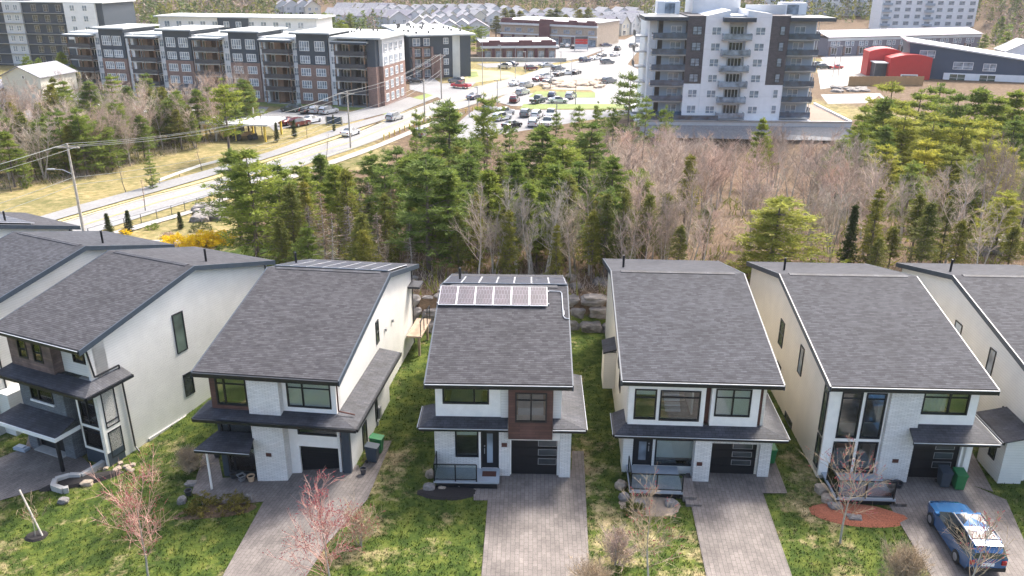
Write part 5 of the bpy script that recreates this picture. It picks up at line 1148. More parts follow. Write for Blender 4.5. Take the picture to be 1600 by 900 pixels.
# trees one can tell apart: (kind, top pixel, distance, width factor, label)
for (k, u, v, Y, w, lb) in [
 ('pine', 385, 232, 72, 1.25, 'big white pine standing on the lawn right of the yellow bushes'),
 ('pine', 665, 240, 61, 1.45, 'tall broad light green pine behind the solar roofed house'),
 ('spruce', 889, 272, 63, 1.2, 'yellow green spruce left of the fourth house roof, tallest of the wood edge'),
 ('goldpine', 1216, 306, 59, 2.0, 'wide golden green pine right behind the fourth and fifth houses'),
 ('darkspruce', 1337, 318, 60, .8, 'thin dark spruce behind the fifth house'),
 ('spruce', 1106, 318, 62, .9, 'dark topped spruce behind the fourth house roof'),
 ('spruce', 1077, 240, 74, .95, 'tall thin spruce with bare lower trunk in the pinkish wood'),
 ('pine', 1430, 250, 76, 1.3, 'upright green pine in the middle of the right hand wood'),
 ('spruce', 1474, 292, 70, 1.1, 'yellow green spruce right of the upright pine'),
 ('pineopen', 985, 112, 128, .85, 'open pine standing left of the tower'),
 ('pineopen', 700, 155, 112, 1.0, 'open pine left of the car lots'),
 ('pineopen', 757, 145, 118, .95, 'open pine in front of the car lots'),
 ('pine', 1192, 183, 112, .7, 'green pine in front of the tower podium'),
 ('pineopen', 345, 122, 132, 1.1, 'large open pine in front of the brick apartments'),
 ('goldpine', 1575, 295, 66, 1.3, 'broad pale green pine at the right edge'),
 ('darkspruce', 430, 190, 146, 1.0, 'small spruce beside the main road'), ('darkspruce', 458, 186, 150, 1.1, 'small olive spruce beside the blue sign'),
 ('darkspruce', 520, 178, 156, .7, 'tiny spruce at the low blue sign')]:
    ptree(k, u, v, Y, lb, wide=w)
for u, v, Y, w in [(735,215,72,1.1),(800,232,76,1.05),(850,195,84,1.15),(880,215,78,1.1),(960,242,72,1.0),(925,190,92,1.1),(620,228,84,1.1),(700,160,96,1.0),(520,256,74,.9),(470,252,84,1.0),(430,250,76,1.0),(580,236,84,1.0),(1000,262,66,1.0),(760,262,66,.95),(905,250,70,1.0),(640,235,76,1.0),(360,232,84,.9),(500,240,90,.9),(700,262,62,1.0),(830,285,61,.9),(955,290,60,.9),(600,255,70,.9),(730,240,68,1.0),(870,250,64,.95),(1030,300,70,.8)]: ptree('pine', u, v, Y, None, BH, wide=w*1.22)
for u, v, Y, w in [(790,300,62,.9),(745,300,60,.9),(540,262,66,1.0),(565,345,62,1.1),(450,285,70,1.0),(1010,285,64,1.0),(1045,300,62,1.1),(935,300,62,1.0),(975,300,60,1.0),(715,330,59,.9),(840,330,61,.9),(1065,350,58,1.0),(1400,352,60,1.3),(1450,358,60,1.2),(1375,370,58,1.2),(1520,330,62,1.2),(1590,350,60,1.2),(640,310,64,.9),(600,300,66,.9),(820,265,70,1),]: ptree('spruce', u, v, Y, None, BH, wide=w)
for u, v, Y in [(500,300,68),(545,320,64),(515,330,62),(590,330,63),(610,290,70),(575,280,74),(640,345,60),(480,320,70),(535,290,72),(560,300,69)]: ptree('dead', u, v, Y, None, BH, wide=1.1)
for u, v, Y in [(905,165,128),(935,158,132),(1010,150,136),(960,170,126),(870,175,132),(1040,165,128),(650,170,118),(760,170,116),(795,190,110)]: ptree('pineopen', u, v, Y, None, 'between the wood and the car lots', wide=.7)
for u, v, Y in [(1355,165,120),(1385,150,116),(1400,128,124),(1440,140,112),(1470,130,118),(1500,145,108),(1530,135,116),(1560,150,108),(1590,140,114),(1420,165,104),(1460,175,100),(1510,180,98),(1550,185,100),(1590,180,98),(1350,190,108),(1385,195,100),(1625,170,104),(1640,230,84),(1620,260,76),(1480,160,126),(1545,200,92),(1350,235,92),(1390,225,90),(1450,215,88),(1495,225,86),(1530,240,84),(1570,225,86),(1320,215,98)]: ptree('goldpine' if (u//10) % 3 else 'pine', u, v, Y, None, 'in the dense grove on the right', wide=1.15)
rf = random.Random(5); CLR = [(XatY(u, v, Y), Y-1, q) for u, v, Y, q in ((1216, 330, 59, 5.5), (665, 300, 61, 4.2), (1430, 300, 76, 4), (1575, 320, 66, 4.5), (385, 260, 72, 4))]
def scatter(n, fx, kinds, where, hmin, hmax, mind=1.6, wide=1.):
    c = tries = 0
    while c < n and tries < n*60:
        tries += 1; x, y = fx(rf)
        if any((x-a)**2+(y-b)**2 < mind**2 for a, b in PL[-400:]) or any((x-a)**2+(y-b)**2 < q*q for a, b, q in CLR): continue
        k = kinds[rf.randrange(len(kinds))]; tree(k, x, y, rf.uniform(hmin, hmax)*(.8 if k in ('darkspruce', 'dead') else 1), None, where, wide=wide); c += 1
def region(u0, u1, y0, y1):
    def f(r):
        y = y0+(y1-y0)*r.random(); u = r.uniform(u0, u1); return ((u-800)/FPX*(y*math.cos(PITCH)+24*math.sin(PITCH)), y)
    return f
scatter(40, region(960, 1400, 64, 100), ['pinktree', 'pinktree', 'pinktree', 'greytree'], BH, 5.5, 8.2, 2.0, 1.15)
scatter(48, region(930, 1330, 98, 132), ['pinktree', 'pinktree', 'greytree'], BH, 5.5, 8.2, 2.2, 1.2)
scatter(20, region(1250, 1640, 60, 80), ['pinktree', 'greytree', 'greytree'], BH, 5.5, 9, 1.8)
scatter(26, region(640, 930, 88, 118), ['pinktree', 'greytree', 'spruce', 'pine'], BH, 4, 7, 2)
scatter(36, region(560, 1200, 57.5, 62), ['greytree', 'greytree', 'pinktree', 'spruce'], BH, 4.5, 7.5, 1.3, .9)
scatter(26, region(440, 900, 64, 86), ['pine', 'pine', 'spruce', 'dead'], BH, 5.0, 7.8, 2)
scatter(12, region(1180, 1640, 57.5, 64), ['greytree', 'spruce', 'spruce'], BH, 4.5, 7, 1.5)
def leftwood(r):
    while True:
        u = r.uniform(-40, 400); v = r.uniform(180, 305); top = 299-u*.11 if u < 130 else 285-(u-130)*.29
        if v < top-2 and v > top-(45 if r.random() < .6 else 95): return G(u, v)
LW = 'in the wood left of the main road'
scatter(165, leftwood, ['greytree', 'greytree', 'pinktree', 'spruce', 'pine', 'pinktree'], LW, 6.5, 10, 1.5, 1.1)
for u, v, Y in [(20,195,130),(60,188,138),(120,180,138),(160,172,142),(205,165,146),(235,150,150),(275,158,146),(185,215,128),(300,175,140),(30,235,112),(230,235,112),(10,160,150),(90,160,152),(55,170,150)]: ptree('pine', u, v, Y, None, LW, wide=.75)
for u, v, Y in [(40,85,205),(60,90,200),(95,80,200),(110,100,196),(12,190,150),(70,140,176),(130,150,170),(105,145,172)]: ptree('pine', u, v, Y, None, 'around the cream house', wide=1.0)
for u in range(300, 560, 9): ptree('pine' if rf.random() < .7 else 'spruce', u+rf.uniform(-6,6), rf.uniform(18, 34), rf.uniform(285, 350), None, 'beyond the brick apartments', wide=1.1)
for u in range(688, 760, 9): ptree('pineopen', u+rf.uniform(-3,3), rf.uniform(30, 42), rf.uniform(262, 300), None, 'left of the shops', wide=1.2)
for u, v in [(790,12),(800,14),(812,16),(862,14),(870,12),(884,22),(905,14),(918,12),(840,24),(775,24)]: ptree('spruce', u, v, rf.uniform(355, 372), None, 'behind the shops', wide=1.6)
scatter(40, lambda r: G(r.uniform(1530, 1660), r.uniform(20, 100)), ['pinktree', 'pine', 'greytree'], 'on the far right slope', 7, 10, 3)
# ---- distant woods: one mass nobody could count
def farwood(name, n, fx, cols, seed, hh=(7, 12)):
    r = random.Random(seed); mb = MB()
    for _ in range(n):
        x, y = fx(r); z = h(x, y); H_ = r.uniform(*hh); kind = r.random(); nz = noise.noise(Vector((x*.006, y*.006, 3)))
        con = (kind < .62+nz*1.0); m = (0 if r.random() < .6 else 1) if con else (2 if r.random() < .6 else 3); R_ = H_*(.22 if con else .34)
        for k in range(20):
            t = r.random(); a = r.uniform(0, 6.28); rr = R_*((1-t)**.8 if con else math.sin(math.pi*(.15+.8*t)))*math.sqrt(r.random()); c = Vector((x+rr*math.cos(a), y+rr*math.sin(a), z+H_*(.12+.85*t)))
            d = Vector((r.gauss(0,1), r.gauss(0,1), r.gauss(0,.8))).normalized()*H_*.13; e = Vector((r.gauss(0,1), r.gauss(0,1), r.gauss(0,.8))).normalized()*H_*.09
            mb.add([c-d, c+d, c+e], m)
    return tag(mb.build(name, [M[c] for c in cols]), 'distant mixed wood of conifers and leafless trees on the far hillside', 'wood', kind='stuff')
def far1(r):
    y = 395+620*r.random()**1.1; u = r.uniform(-60, 1660); return ((u-800)/FPX*y*.95, y)
def okfar(f, bad):
    def g(r):
        while True:
            x, y = f(r)
            if not bad(x, y): return x, y
    return g
M['farpink'] = foliage('far_pinkish_wood', (.17,.135,.11), (.28,.225,.19), .2, .02, .05); M['fargreen'] = foliage('far_conifers', (.05,.085,.025), (.13,.16,.05), .3, .02, .05)
farwood('distant_wood', 8500, okfar(far1, lambda x, y: (-120 < x < 60 and 355 < y < 540 and not (y > 480 and random.Random(int(x*7+y)).random() < .5)) or (x > 90 and y < 430)), ['fargreen', 'spruce', 'farpink', 'farpink'], 21)
farwood('distant_wood', 900, lambda r: (r.uniform(-330, -60), r.uniform(285, 400)), ['fargreen', 'pine', 'farpink', 'farpink'], 22, (6, 10))
farwood('distant_wood', 700, okfar(lambda r: (r.uniform(150, 360), r.uniform(300, 470)), lambda x, y: x < y*.555 or (x < 200 and y > 325)), ['fargreen', 'pine', 'farpink', 'farpink'], 23, (6, 10))
farwood('distant_wood', 1700, lambda r: (r.uniform(45, 340), r.uniform(480, 590)) if r.random() < .45 else (r.uniform(215, 340), r.uniform(375, 480)) if r.random() < .6 else (r.uniform(60, 120), r.uniform(380, 480)), ['fargreen', 'spruce', 'farpink', 'fargreen'], 25, (6, 10))
farwood('distant_wood', 500, lambda r: (r.uniform(-60, 110), r.uniform(470, 560)), ['fargreen', 'spruce', 'farpink', 'farpink'], 26, (5, 9))
farwood('distant_wood', 260, lambda r: (r.uniform(-90, 50), r.uniform(400, 540)), ['fargreen', 'spruce', 'farpink', 'farpink'], 24, (5, 8))
# ---- undergrowth of the near wood
r = random.Random(3); mb = MB()
for _ in range(6500):
    q = r.random()
    if q < .7: y = 55.8+56*r.random()**1.4; u = r.uniform(430, 1650); x = (u-800)/FPX*(y*.93+9); 
    else: x, y = leftwood(r)
    if x < -14 and y < 82: continue
    z = h(x, y); m = 0 if r.random() < .5 else (1 if r.random() < .7 else 2)
    for k in range(7):
        d = Vector((r.gauss(0,.5), r.gauss(0,.5), r.uniform(.3, 1.3)))*r.uniform(.4, 1.2); p = Vector((x+r.gauss(0,.4), y+r.gauss(0,.4), z)); s = Vector((r.gauss(0,1), r.gauss(0,1), 0)).normalized()*(.018 if m < 2 else .1)
        mb.add([p-s, p+s, p+d], m)
tag(mb.build('undergrowth', [M['twigpink'], M['twiggrey'], M['spruce']]), 'brown brush and twigs covering the floor of the wood', 'undergrowth', kind='stuff')
# ---- front garden trees
def fronttree(seed, px, Hh, spread, mat, buds, label, trunkmat='barkpale', n=(13, 8, 7), lean=0, multi=1, clear=.3, thin=.8, name='young_maple', xy=None):
    t_, c_, b_ = bare(seed, Hh, spread, *n, buds=buds, lean=lean, multi=multi, clear=clear, thin=thin, r0=.009)
    x, y = xy or G(*px); t = thing(name, label, 'tree', (x, y, h(x, y)), 0); t_.build('trunk', M[trunkmat], t); c_.build('crown', M[mat], t)
    if b_.v: b_.build('buds', M['bud'], t)
fronttree(1, (232, 905), 4.6, 3.3, 'twigred', .35, 'reddish leafless maple on the lawn between the first and second drives', n=(15, 8, 6))
fronttree(2, (520, 925), 5.0, 2.6, 'twigred', .5, 'red budding maple right of the second drive, densest of the front trees', n=(18, 8, 6), clear=.15)
fronttree(3, (1012, 935), 5.2, 2.4, 'twigtan', .12, 'tan leafless maple with red tips in front of the fourth house', n=(15, 7, 6), clear=.35)
fronttree(4, (1313, 848), 5.0, 2.6, 'twigtan', .25, 'leafless maple on the lawn before the tall corner windows', n=(15, 6, 5), clear=.28)
fronttree(5, None, 5.0, 2.3, 'twigtan', .2, 'leafless maple in front of the blue car, cut by the lower edge', n=(13, 6, 5), clear=.42, xy=(18.0, 26.0))
fronttree(6, (1410, 915), 1.3, 1.3, 'twigtan', 0, 'low straw coloured twiggy bush beside the fifth drive', n=(22, 9, 7), clear=.02, multi=5, thin=.7, name='twiggy_bush')
fronttree(7, (962, 880), 1.6, 1.1, 'twigpink', 0, 'brown twiggy bush on the lawn left of the fourth drive', n=(16, 8, 6), clear=.02, multi=4, thin=.7, name='twiggy_bush')
fronttree(8, (925, 925), .9, 1.1, 'twigtan', 0, 'straw tuft bush at the lower edge between third and fourth drives', n=(20, 8, 6), clear=.02, multi=4, thin=.7, name='twiggy_bush')
fronttree(9, (560, 850), 1.7, 1.3, 'twigtan', .1, 'brown twiggy bush behind the red budding maple', n=(14, 7, 5), clear=.02, multi=4, thin=.7, name='twiggy_bush')
fronttree(10, (300, 735), 1.1, 1.0, 'twigtan', 0, 'dry ornamental grass beside the second house walk', n=(20, 8, 6), clear=.02, multi=5, thin=.8, name='ornamental_grass')
fronttree(11, (55, 840), 1.6, 1.9, 'twigtan', .1, 'small staked sapling with spreading branches at the lower left', n=(6, 4, 3), clear=.5, thin=.9, name='sapling')
x, y = G(60, 838); b = MB(); b.tube((x+.3, y-.1, h(x, y)), (x-1.0, y+.9, h(x, y)+2.1), .045, n=6, cap=True); tag(b.build('stake', M['barkpale']), 'pale leaning wooden stake holding the small sapling', 'stake')
def shrub(px, r_, hh, mat, label, name='shrub', n=70, cat='shrub', xy=None):
    x, y = xy or G(*px); rnd = random.Random(int(x*31+y*7)); t = thing(name, label, cat, (x, y, h(x, y)), 0); c = MB(); s = MB()
    for i in range(n):
        a = rnd.uniform(0, 6.28); e = math.acos(rnd.random()); k = rnd.uniform(.55, 1.05); q = Vector((r_*k*math.sin(e)*math.cos(a), r_*k*math.sin(e)*math.sin(a), hh*k*math.cos(e)*.9+.06)); tuft(c, q, 22, .20*max(.6, hh), .022*max(1, hh), rnd, .3)
        if i % 6 == 0: s.tube((0, 0, 0), q, .018, .008, 4)
    s.build('stems', M['bark'], t); c.build('foliage', M[mat], t)
shrub((318, 795), .85, .75, 'shrub', 'rounded olive yellow shrub, left of the pair before the second house'); shrub((366, 793), .8, .7, 'shrub', 'rounded olive yellow shrub, right of the pair before the second house')
shrub((990, 800), .5, .5, 'spruce', 'low dark shrub below the fourth house porch')
for i, (u, v, r_) in enumerate(((272, 384, 1.5), (300, 385, 1.4), (322, 384, 1.9), (345, 380, 1.7))): shrub((u, v), r_, r_*.85, 'forsythia', ['smallest yellow flowering bush at the left of the row', 'yellow flowering bush second from the left of the row', 'tallest yellow flowering bush in the middle of the row', 'yellow flowering bush at the right end of the row'][i], 'forsythia_bush', 110)
for i, (u, v, k, lb) in enumerate(((172, 350, 'darkspruce', 'young spruce at the fence behind the left roofs'), (203, 345, 'darkspruce', 'dark bushy spruce right of the young one at the fence'), (283, 340, 'darkspruce', 'small blue green conifer in the rock garden'))): x, y = G(u, v+18); tree(k, x, y, 2.6-.5*(i == 2), lb, wide=1.3)
for (u, v, r_, mat, lb) in ((315, 360, 1.3, 'darkspruce', 'dark green garden bush above the yellow bushes'), (262, 372, .8, 'twigpink', 'brown bare garden bush left of the yellow bushes'), (238, 358, .8, 'pine', 'light green low garden bush'), (196, 366, .7, 'forsythia', 'small yellow green garden bush at the fence')): shrub((u, v), r_, r_*.8, mat, lb, 'garden_bush', 60)
# ---- grass blades
DRV = []
for o in bpy.data.objects:
    if o.name.startswith('driveway'):
        pass
DRV = DRVP
def inpoly(x, y, P):
    c = False; j = len(P)-1
    for i in range(len(P)):
        if (P[i].y > y) != (P[j].y > y) and x < (P[j].x-P[i].x)*(y-P[i].y)/(P[j].y-P[i].y)+P[i].x: c = not c
        j = i
    return c
r = random.Random(9); mb = MB()
for _ in range(42000):
    y = 26.5+27*r.random()**1.5; x = (r.uniform(-30, 1640)-800)/FPX*(y*.93+9)
    if any(inpoly(x, y, P) for P in DRV): continue
    z = h(x, y)
    for k in range(3):
        s = Vector((r.gauss(0,1), r.gauss(0,1), 0)).normalized()*.022; p = Vector((x+r.gauss(0,.05), y+r.gauss(0,.05), z-.01)); mb.add([p-s, p+s, p+Vector((r.gauss(0,.03), r.gauss(0,.03), r.uniform(.05,.13)))])
gm = mb.make('grass', M['tuft']); ca = gm.color_attributes.new('zone', 'FLOAT_COLOR', 'POINT'); buf = []
for v in mb.v: a = zone(v[0], v[1]); buf += [a[0], a[1], a[2], 1.]
ca.data.foreach_set('color', buf); tag(link('grass', gm), 'short patchy grass blades of the front and side lawns', 'grass', kind='stuff')
# ------------------------------------------------------------------ rocks
import bmesh
def rockmesh(seed, flat=.8):
    bm = bmesh.new(); bmesh.ops.create_icosphere(bm, subdivisions=3, radius=1.)
    for v in bm.verts:
        p = v.co.copy(); q = Vector([math.copysign(abs(c)**.6, c) for c in p]); n = noise.noise(q*1.3+Vector((seed*7.1, 0, 0)))*.32+noise.noise(q*3.5+Vector((0, seed*3., 0)))*.10
        v.co = q*.85*(1+n)
    me = bpy.data.meshes.new('boulder'); bm.to_mesh(me); bm.free(); me.materials.append(M['stone']); return me
RK = [rockmesh(i) for i in range(6)]; rr = random.Random(4)
RKT = [m.copy() for m in RK]
for m in RKT: m.materials[0] = M['stonetan']
def rock(loc, s, label, group=None, tan=False): 
    o = link('boulder', rr.choice(RKT if tan else RK), None, loc, rr.uniform(0, 6.28) if s[0] == s[1] else rr.uniform(-.15, .15)); o.scale = s; return tag(o, label, 'rock', group)
for x0, x1 in ((-9.2, -2.6), (2.4, 7.6)):
    for row in range(3):
        x = x0+rr.uniform(0, .5)
        while x < x1: w = rr.uniform(.5, 1.25); rock((x+w, 54.75+row*.42+rr.uniform(-.2, .2), .30+row*.80+rr.uniform(-.12, .12)), (w*1.12, .7, rr.uniform(.42, .6)), 'grey boulder stacked in the bank behind the houses', 'stacked boulders of the back bank'); x += w*1.9
    for k in range(6): rock((rr.uniform(x0, x1), 57+rr.uniform(0, 2.5), 2.3), (.5, .5, .35), 'loose grey boulder on top of the back bank', 'loose boulders on the back bank')
for (u, v, s, tn, lb) in ((672, 745, (.28,.28,.35), True, 'tan boulder left of the third house porch'), (671, 765, (.42,.34,.30), False, 'round grey boulder beside the black mulch bed'), (691, 765, (.28,.18,.16), True, 'small tan rock in the black mulch bed'), (723, 760, (.38,.28,.22), False, 'flat grey rock in the black mulch bed below the railing'),
 (970, 762, (.36,.36,.36), True, 'tan boulder at the fourth house corner'), (975, 780, (.36,.36,.3), False, 'grey boulder below the fourth house corner'), (998, 790, (.5,.35,.3), False, 'large grey boulder under the fourth house porch'), (1048, 790, (.4,.35,.3), False, 'grey boulder right of the fourth house porch'),
 (1283, 768, (.4,.4,.35), True, 'tan boulder at the fifth house corner'), (1292, 782, (.4,.4,.3), True, 'reddish tan boulder below the fifth house corner'), (1305, 795, (.45,.35,.3), False, 'grey boulder in the red mulch'), (1335, 812, (.45,.3,.22), False, 'pale flat rock in the red mulch'),
 (137, 757, (.45,.3,.22), True, 'pale rock at the end of the garden wall'), (100, 785, (.4,.3,.25), False, 'grey rock at the curved garden wall'), (390, 783, (.25,.2,.4), False, 'upright grey stone right of the olive shrubs'), (285, 785, (.3,.3,.3), False, 'grey stone left of the olive shrubs'), (300, 757, (.45,.3,.16), False, 'pale flat stone by the dry grass')):
    x, y = G(u, v); s = tuple(q*.85 for q in s); rock((x, y, h(x, y)+s[2]*.4), s, lb, None, tn)
for i in range(12): x, y = G(175+rr.uniform(-30, 35)+0, 735+rr.uniform(-6, 6)-.5*(i)); rock((x, y, h(x, y)+.05), (.16, .16, .12), 'small pale edging stone along the first house bed', 'edging stones of the first house bed', True)
for i in range(14): u = 315+rr.uniform(-18, 30); v = 338+rr.uniform(-13, 10); x, y = G(u, v); rock((x, y, h(x, y)+.2), (1.3*rr.uniform(.5, 1), .9, .7*rr.uniform(.6, 1)), 'grey ledge rock of the rock garden by the main road', 'ledge rocks of the rock garden')
for i in range(5): x, y = G(455+22*i, 356+rr.uniform(-4, 4)); rock((x, y, h(x, y)+.2), (1.4, .9, .6), 'grey ledge rock under the brown spruces', 'ledge rocks under the brown spruces')
for i in range(6): x, y = G(1545+rr.uniform(-22, 22), 388+rr.uniform(-12, 10)); rock((x, y, h(x, y)+.2), (.9, .9, .5), 'pale rock showing behind the sixth house roof', 'pale rocks behind the sixth house')
for i in range(16): u = rr.uniform(850, 940); x, y = G(u, 133+rr.uniform(-9, 5)); o = rock((x, y, h(x, y)), (2.4*rr.uniform(.5, 1), 2.0, .8), 'low heap of earth on the vacant lot by the junction', 'earth heaps of the vacant lot', True)
for i in range(10): u = rr.uniform(1290, 1350); x, y = G(u, 140+rr.uniform(-3, 4)); rock((x, y, h(x, y)), (1.6, 1.6, .7), 'grey rock at the edge of the gravel yard', 'rocks of the gravel yard edge')
bed('terrace', G(250, 385), 4.5, 2.6, M['walk'], 12, .1)
# garden wall of the first house
pts = [G(*p) for p in ((170, 722), (150, 735), (128, 748), (110, 748), (88, 755), (84, 765), (100, 770), (108, 768))]; t = thing('garden_wall', 'low curved grey block wall round the black bed of the first house', 'wall', (0, 0, 0)); b = MB()
for a, c in zip(pts[:-1], pts[1:]):
    d = Vector((c[0]-a[0], c[1]-a[1])); q = Vector((-d.y, d.x)).normalized()*.13; e = d.normalized()*.0; z = max(h(*a), h(*c))
    b.prism([(a[0]-q.x, a[1]-q.y), (c[0]-q.x, c[1]-q.y), (c[0]+q.x, c[1]+q.y), (a[0]+q.x, a[1]+q.y)], z-.3, z+.32)
b.build('block_wall', M['concrete'], t)
# ------------------------------------------------------------------ bins, pots
def bin_(px, color, label, rz=0, xy=None):
    x, y = xy or G(*px); t = thing('wheelie_bin', label, 'bin', (x, y, h(x, y)+.06), rz); b = MB()
    t.scale = (.85, .85, .9); P = [(-.24,-.30,.08),(.24,-.30,.08),(.24,.30,.08),(-.24,.30,.08),(-.29,-.37,.98),(.29,-.37,.98),(.29,.37,.98),(-.29,.37,.98)]; b.mesh_faces(P, [(0,3,2,1),(4,5,6,7),(0,1,5,4),(1,2,6,5),(2,3,7,6),(3,0,4,7)]); b.box(-.31,-.40,.95,.31,.39,1.0); b.build('body', color, t)
    l = MB(); l.slab([(-.31,-.42,1.04),(.31,-.42,1.04),(.31,.40,1.12),(-.31,.40,1.12)], .05); l.box(-.2,.40,1.0,.2,.46,1.06); l.build('lid', color, t)
    for s in (-1, 1): w_ = MB(); w_.lathe([(0,-.03),(.1,-.03),(.1,.03),(0,.03)], (0, 0, 0), 10, axis='y'); o = w_.build('wheel', M['tyre'], t, loc=(.27*s, .32, .1)); o.rotation_euler = (0, 0, R(90))
M['bingreen'] = plain('green_plastic', (.02,.16,.055), .45, .08); M['binblue'] = plain('slate_plastic', (.035,.05,.07), .45, .08); M['terracotta'] = plain('terracotta', (.55,.38,.24), .7, .1)
bin_((1472, 760), M['binblue'], 'slate blue wheelie bin left of the green one at the fifth garage', R(-5)); bin_((1495, 764), M['bingreen'], 'green wheelie bin at the fifth house garage', R(-5))
bin_((583, 722), M['binblue'], 'black wheelie bin at the side of the second house', R(80)); bin_((590, 708), M['bingreen'], 'green wheelie bin behind the black one beside the second house', R(80)); bin_(None, M['bingreen'], 'green bin half hidden behind the fourth house garage', 0, (13.6, 37.6))
def pot(px, r_, hh, mat, label, square=False):
    x, y = G(*px); t = thing('plant_pot', label, 'plant pot', (x, y, h(x, y)+.06)); b = MB(); b.lathe([(0,.01),(r_*.7,.01),(r_*.95,hh),(r_*1.06,hh),(r_*1.06,hh+.04),(r_*.9,hh+.04),(r_*.85,hh-.05)], n=4 if square else 14); b.build('pot', M[mat], t); s = MB(); s.lathe([(0,hh-.06),(r_*.86,hh-.06)], n=12); s.build('soil', M['mulch'], t)
pot((393, 753), .2, .3, 'terracotta', 'cream terracotta pot at the second house front'); pot((378, 752), .26, .3, 'metal', 'grey square planter beside the cream pot', True); pot((365, 748), .17, .22, 'balc', 'small dark pot left of the grey planter'); pot((295, 775), .19, .26, 'balc', 'black pot beside the olive shrubs'); pot((340, 715), .2, .28, 'balc', 'black pot on the second house walk'); pot((568, 742), .17, .3, 'balc', 'black pot by the second house side door'); pot((1390, 762), .25, .22, 'balc', 'dark planter with green plants, left of two at the fifth house'); pot((1402, 762), .25, .22, 'balc', 'dark planter with green plants, right of two at the fifth house')
x, y = G(35, 705); b = MB(); b.box(-.45, -.2, .05, .45, .2, .22); b.box(-.3, -.15, .22, .25, .15, .3); o = b.build('storage_tub', M['bluegrey'], loc=(x, y, h(x, y)+.06), rz=R(-20)); tag(o, 'low pale blue tub lying on the first house drive', 'tub')
x, y = G(45, 705); 
# ------------------------------------------------------------------ fences, rails, poles, wires
def fence(pl, hgt, step, label, px=True, posts='balc', rails=(1.,), name='chain_fence', r_=.03, beam=None):
    P = resample([G(*p) for p in pl], 60); L = sum(math.hypot(b[0]-a[0], b[1]-a[1]) for a, b in zip(P[:-1], P[1:])); n = max(2, int(L/step)); Q = resample(P, n); t = thing(name, label, 'fence', (0, 0, 0))
    for q in Q[:99]: b = MB(); b.box(q[0]-r_, q[1]-r_, h(*q)-.1, q[0]+r_, q[1]+r_, h(*q)+hgt); b.build('post', M[posts], t)
    b = MB()
    for k in rails:
        if beam: [b.slab([(a[0]-.05, a[1]-.12, h(*a)+hgt), (c[0]-.05, c[1]-.12, h(*c)+hgt), (c[0]+.05, c[1]+.0, h(*c)+hgt), (a[0]+.05, a[1]+.0, h(*a)+hgt)], .35) for a, c in zip(Q[:-1], Q[1:])]
        else: b.path([(q[0], q[1], h(*q)+hgt*k) for q in Q], .022, 4)
    b.build('rail', M[beam or posts], t)
fence([(140, 374), (205, 355), (265, 338), (336, 316), (372, 300), (420, 286)], 1.2, 2.4, 'black chain link fence along the sidewalk behind the left roofs', rails=(1., .1))
fence([(250, 288), (300, 268), (355, 254)], .8, 4, 'white guard rail on posts beside the trail', name='guard_rail', beam='membrane')
fence([(0, 303), (35, 297)], 1.3, 2, 'short black fence at the left edge of the wood', rails=(1., .5, .1)); fence([(600, 218), (664, 190), (720, 178), (760, 170)], .9, 2.2, 'yellow black chequered barrier along the far side of the main road', name='road_barrier', posts='yellow', rails=(1., .6), r_=.09); fence([(892, 190), (900, 180)], 1.6, 1.2, 'short dark picket fence at the edge of the car lot', rails=(1., .3))
def pole(base, top, label, lamp=None, cross=True, mat='barkpale', r_=.16, name='utility_pole', cat='utility pole'):
    x, y = G(*base); z0 = h(x, y); z1 = Zat(top[0], top[1], y); t = thing(name, label, cat, (x, y, z0)); b = MB(); H_ = z1-z0; b.tube((0,0,-.3), (0,0,H_), r_, r_*.65, 8, cap=True); b.build('pole', M[mat], t)
    if cross: b = MB(); b.box(-1.2,-.06,H_-.5,1.2,.06,H_-.36); b.build('crossarm', M[mat], t)
    if lamp: b = MB(); b.path([(0,0,H_*lamp), (-1.0,0,H_*lamp+.5), (-1.9,0,H_*lamp+.55)], .05, 6); a = b.build('lamp_arm', M['metal'], t); b = MB(); b.box(-2.6,-.15,H_*lamp+.48,-1.8,.15,H_*lamp+.6); b.build('lamp_head', M['metal'], a)
    return (x, y, z0, z1)
pA = pole((131, 363), (98, 224), 'tall pale wooden utility pole with a street lamp behind the left roofs', .66, r_=.17)
pB = pole((548, 232), (540, 142), 'pale utility pole standing by the main road below the brick apartments', None); pC = pole((690, 155), (691, 84), 'utility pole with transformers right of the second apartment building'); pD = pole((664, 189), (663, 122), 'dark pole beside the curve of the main road', None, False)
pE = pole((400, 215), (396, 168), 'pale pole at the end of the white carport', None, False); pF = pole((410, 213), (411, 172), 'thin dark pole beside the pale carport pole', None, False, 'balc', .09)
def wire(a, b, za, zb, sag, label, off=0.):
    p = Vector((a[0]+off, a[1], za)); q = Vector((b[0]+off, b[1], zb)); m = MB(); n = 24; pts = []
    for i in range(n+1): t = i/n; w = p.lerp(q, t); w.z -= sag*4*t*(1-t); pts.append(w)
    m.path(pts, .028, 3); tag(m.build('power_line', M['flatroof']), label, 'wire', 'overhead wires along the main road')
pZ = (pA[0]-(pB[0]-pA[0])*.6, pA[1]-(pB[1]-pA[1])*.6, 0, 0)
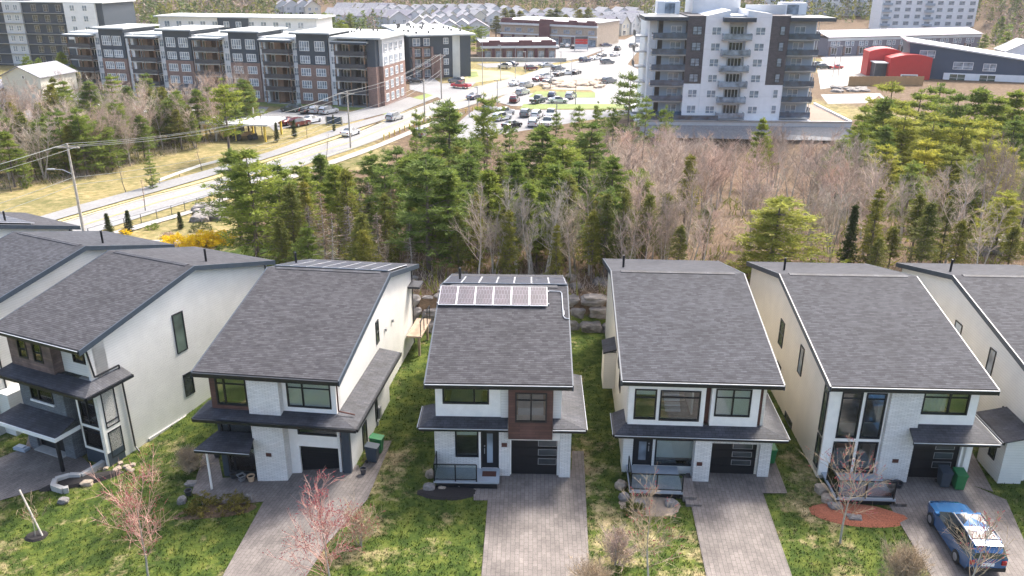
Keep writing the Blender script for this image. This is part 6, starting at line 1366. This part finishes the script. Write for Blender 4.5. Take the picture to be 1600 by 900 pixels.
for k, (o_, dz) in enumerate(((-1.1, -.3), (0, 0), (1.1, -.3), (0, -3.6), (0, -4.4))):
    lb = 'upper power line' if k < 3 else 'lower cable'
    wire(pA, pB, pA[3]+dz, pB[3]+dz, 1.6, lb+' between the two pale utility poles', o_); wire(pZ, pA, pA[3]+dz+.5, pA[3]+dz, .8, lb+' running from the tall pole to the left edge', o_); wire(pB, pC, pB[3]+dz, pC[3]+dz, 1.2, lb+' from the roadside pole to the transformer pole', o_)
for (u, v0, v1) in ((754,61,134),(782,71,127),(805,73,123),(821,81,114),(777,125,164),(746,136,171),(733,152,183),(869,158,208),(899,125,164),(860,98,139),(876,81,110),(893,95,120),(989,80,103),(939,75,99),(1301,71,120),(1309,72,122)):
    x, y = G(u, v1); z1 = Zat(u, v0, y); H_ = z1-h(x, y); t = thing('lamp_post', 'thin lamp post of the roads and lots on the plain', 'lamp post', (x, y, h(x, y)), 0, 'lamp posts of the plain'); b = MB(); b.tube((0,0,0), (0,0,H_), .10, .07, 6, cap=True); b.build('pole', M['metal'], t); b = MB(); b.box(-.7,-.15,H_-.05,.1,.15,H_+.08); b.build('lamp_head', M['metal'], t)
for (u, v) in ((227, 330), (197, 300), (316, 267), (352, 330), (510, 250), (480, 215)):
    x, y = G(u, v); t_, c_, _ = bare(u, 4.5, 1.2, 7, 4, 3, clear=.3); t = thing('street_sapling', 'slim leafless street tree along the main road', 'tree', (x, y, h(x, y)), 0, 'slim street trees'); t_.build('trunk', M['bark'], t); c_.build('crown', M['twigpink'], t)
# ------------------------------------------------------------------ the air
M['haze'], t_, b_ = nt('haze_air'); t_.nodes.remove(b_)
pv = t_.nodes.new('ShaderNodeVolumePrincipled'); pv.inputs['Color'].default_value = (.93, .95, 1, 1); pv.inputs['Density'].default_value = .00009; pv.inputs['Anisotropy'].default_value = .2
t_.links.new(pv.outputs[0], t_.nodes['Material Output'].inputs['Volume'])
b = MB(); b.box(-920, -70, -9.6, 1020, 1280, 125); o = b.build('haze', M['haze']); tag(o, 'thin pale haze over the plain and the far hill', 'haze', kind='stuff')
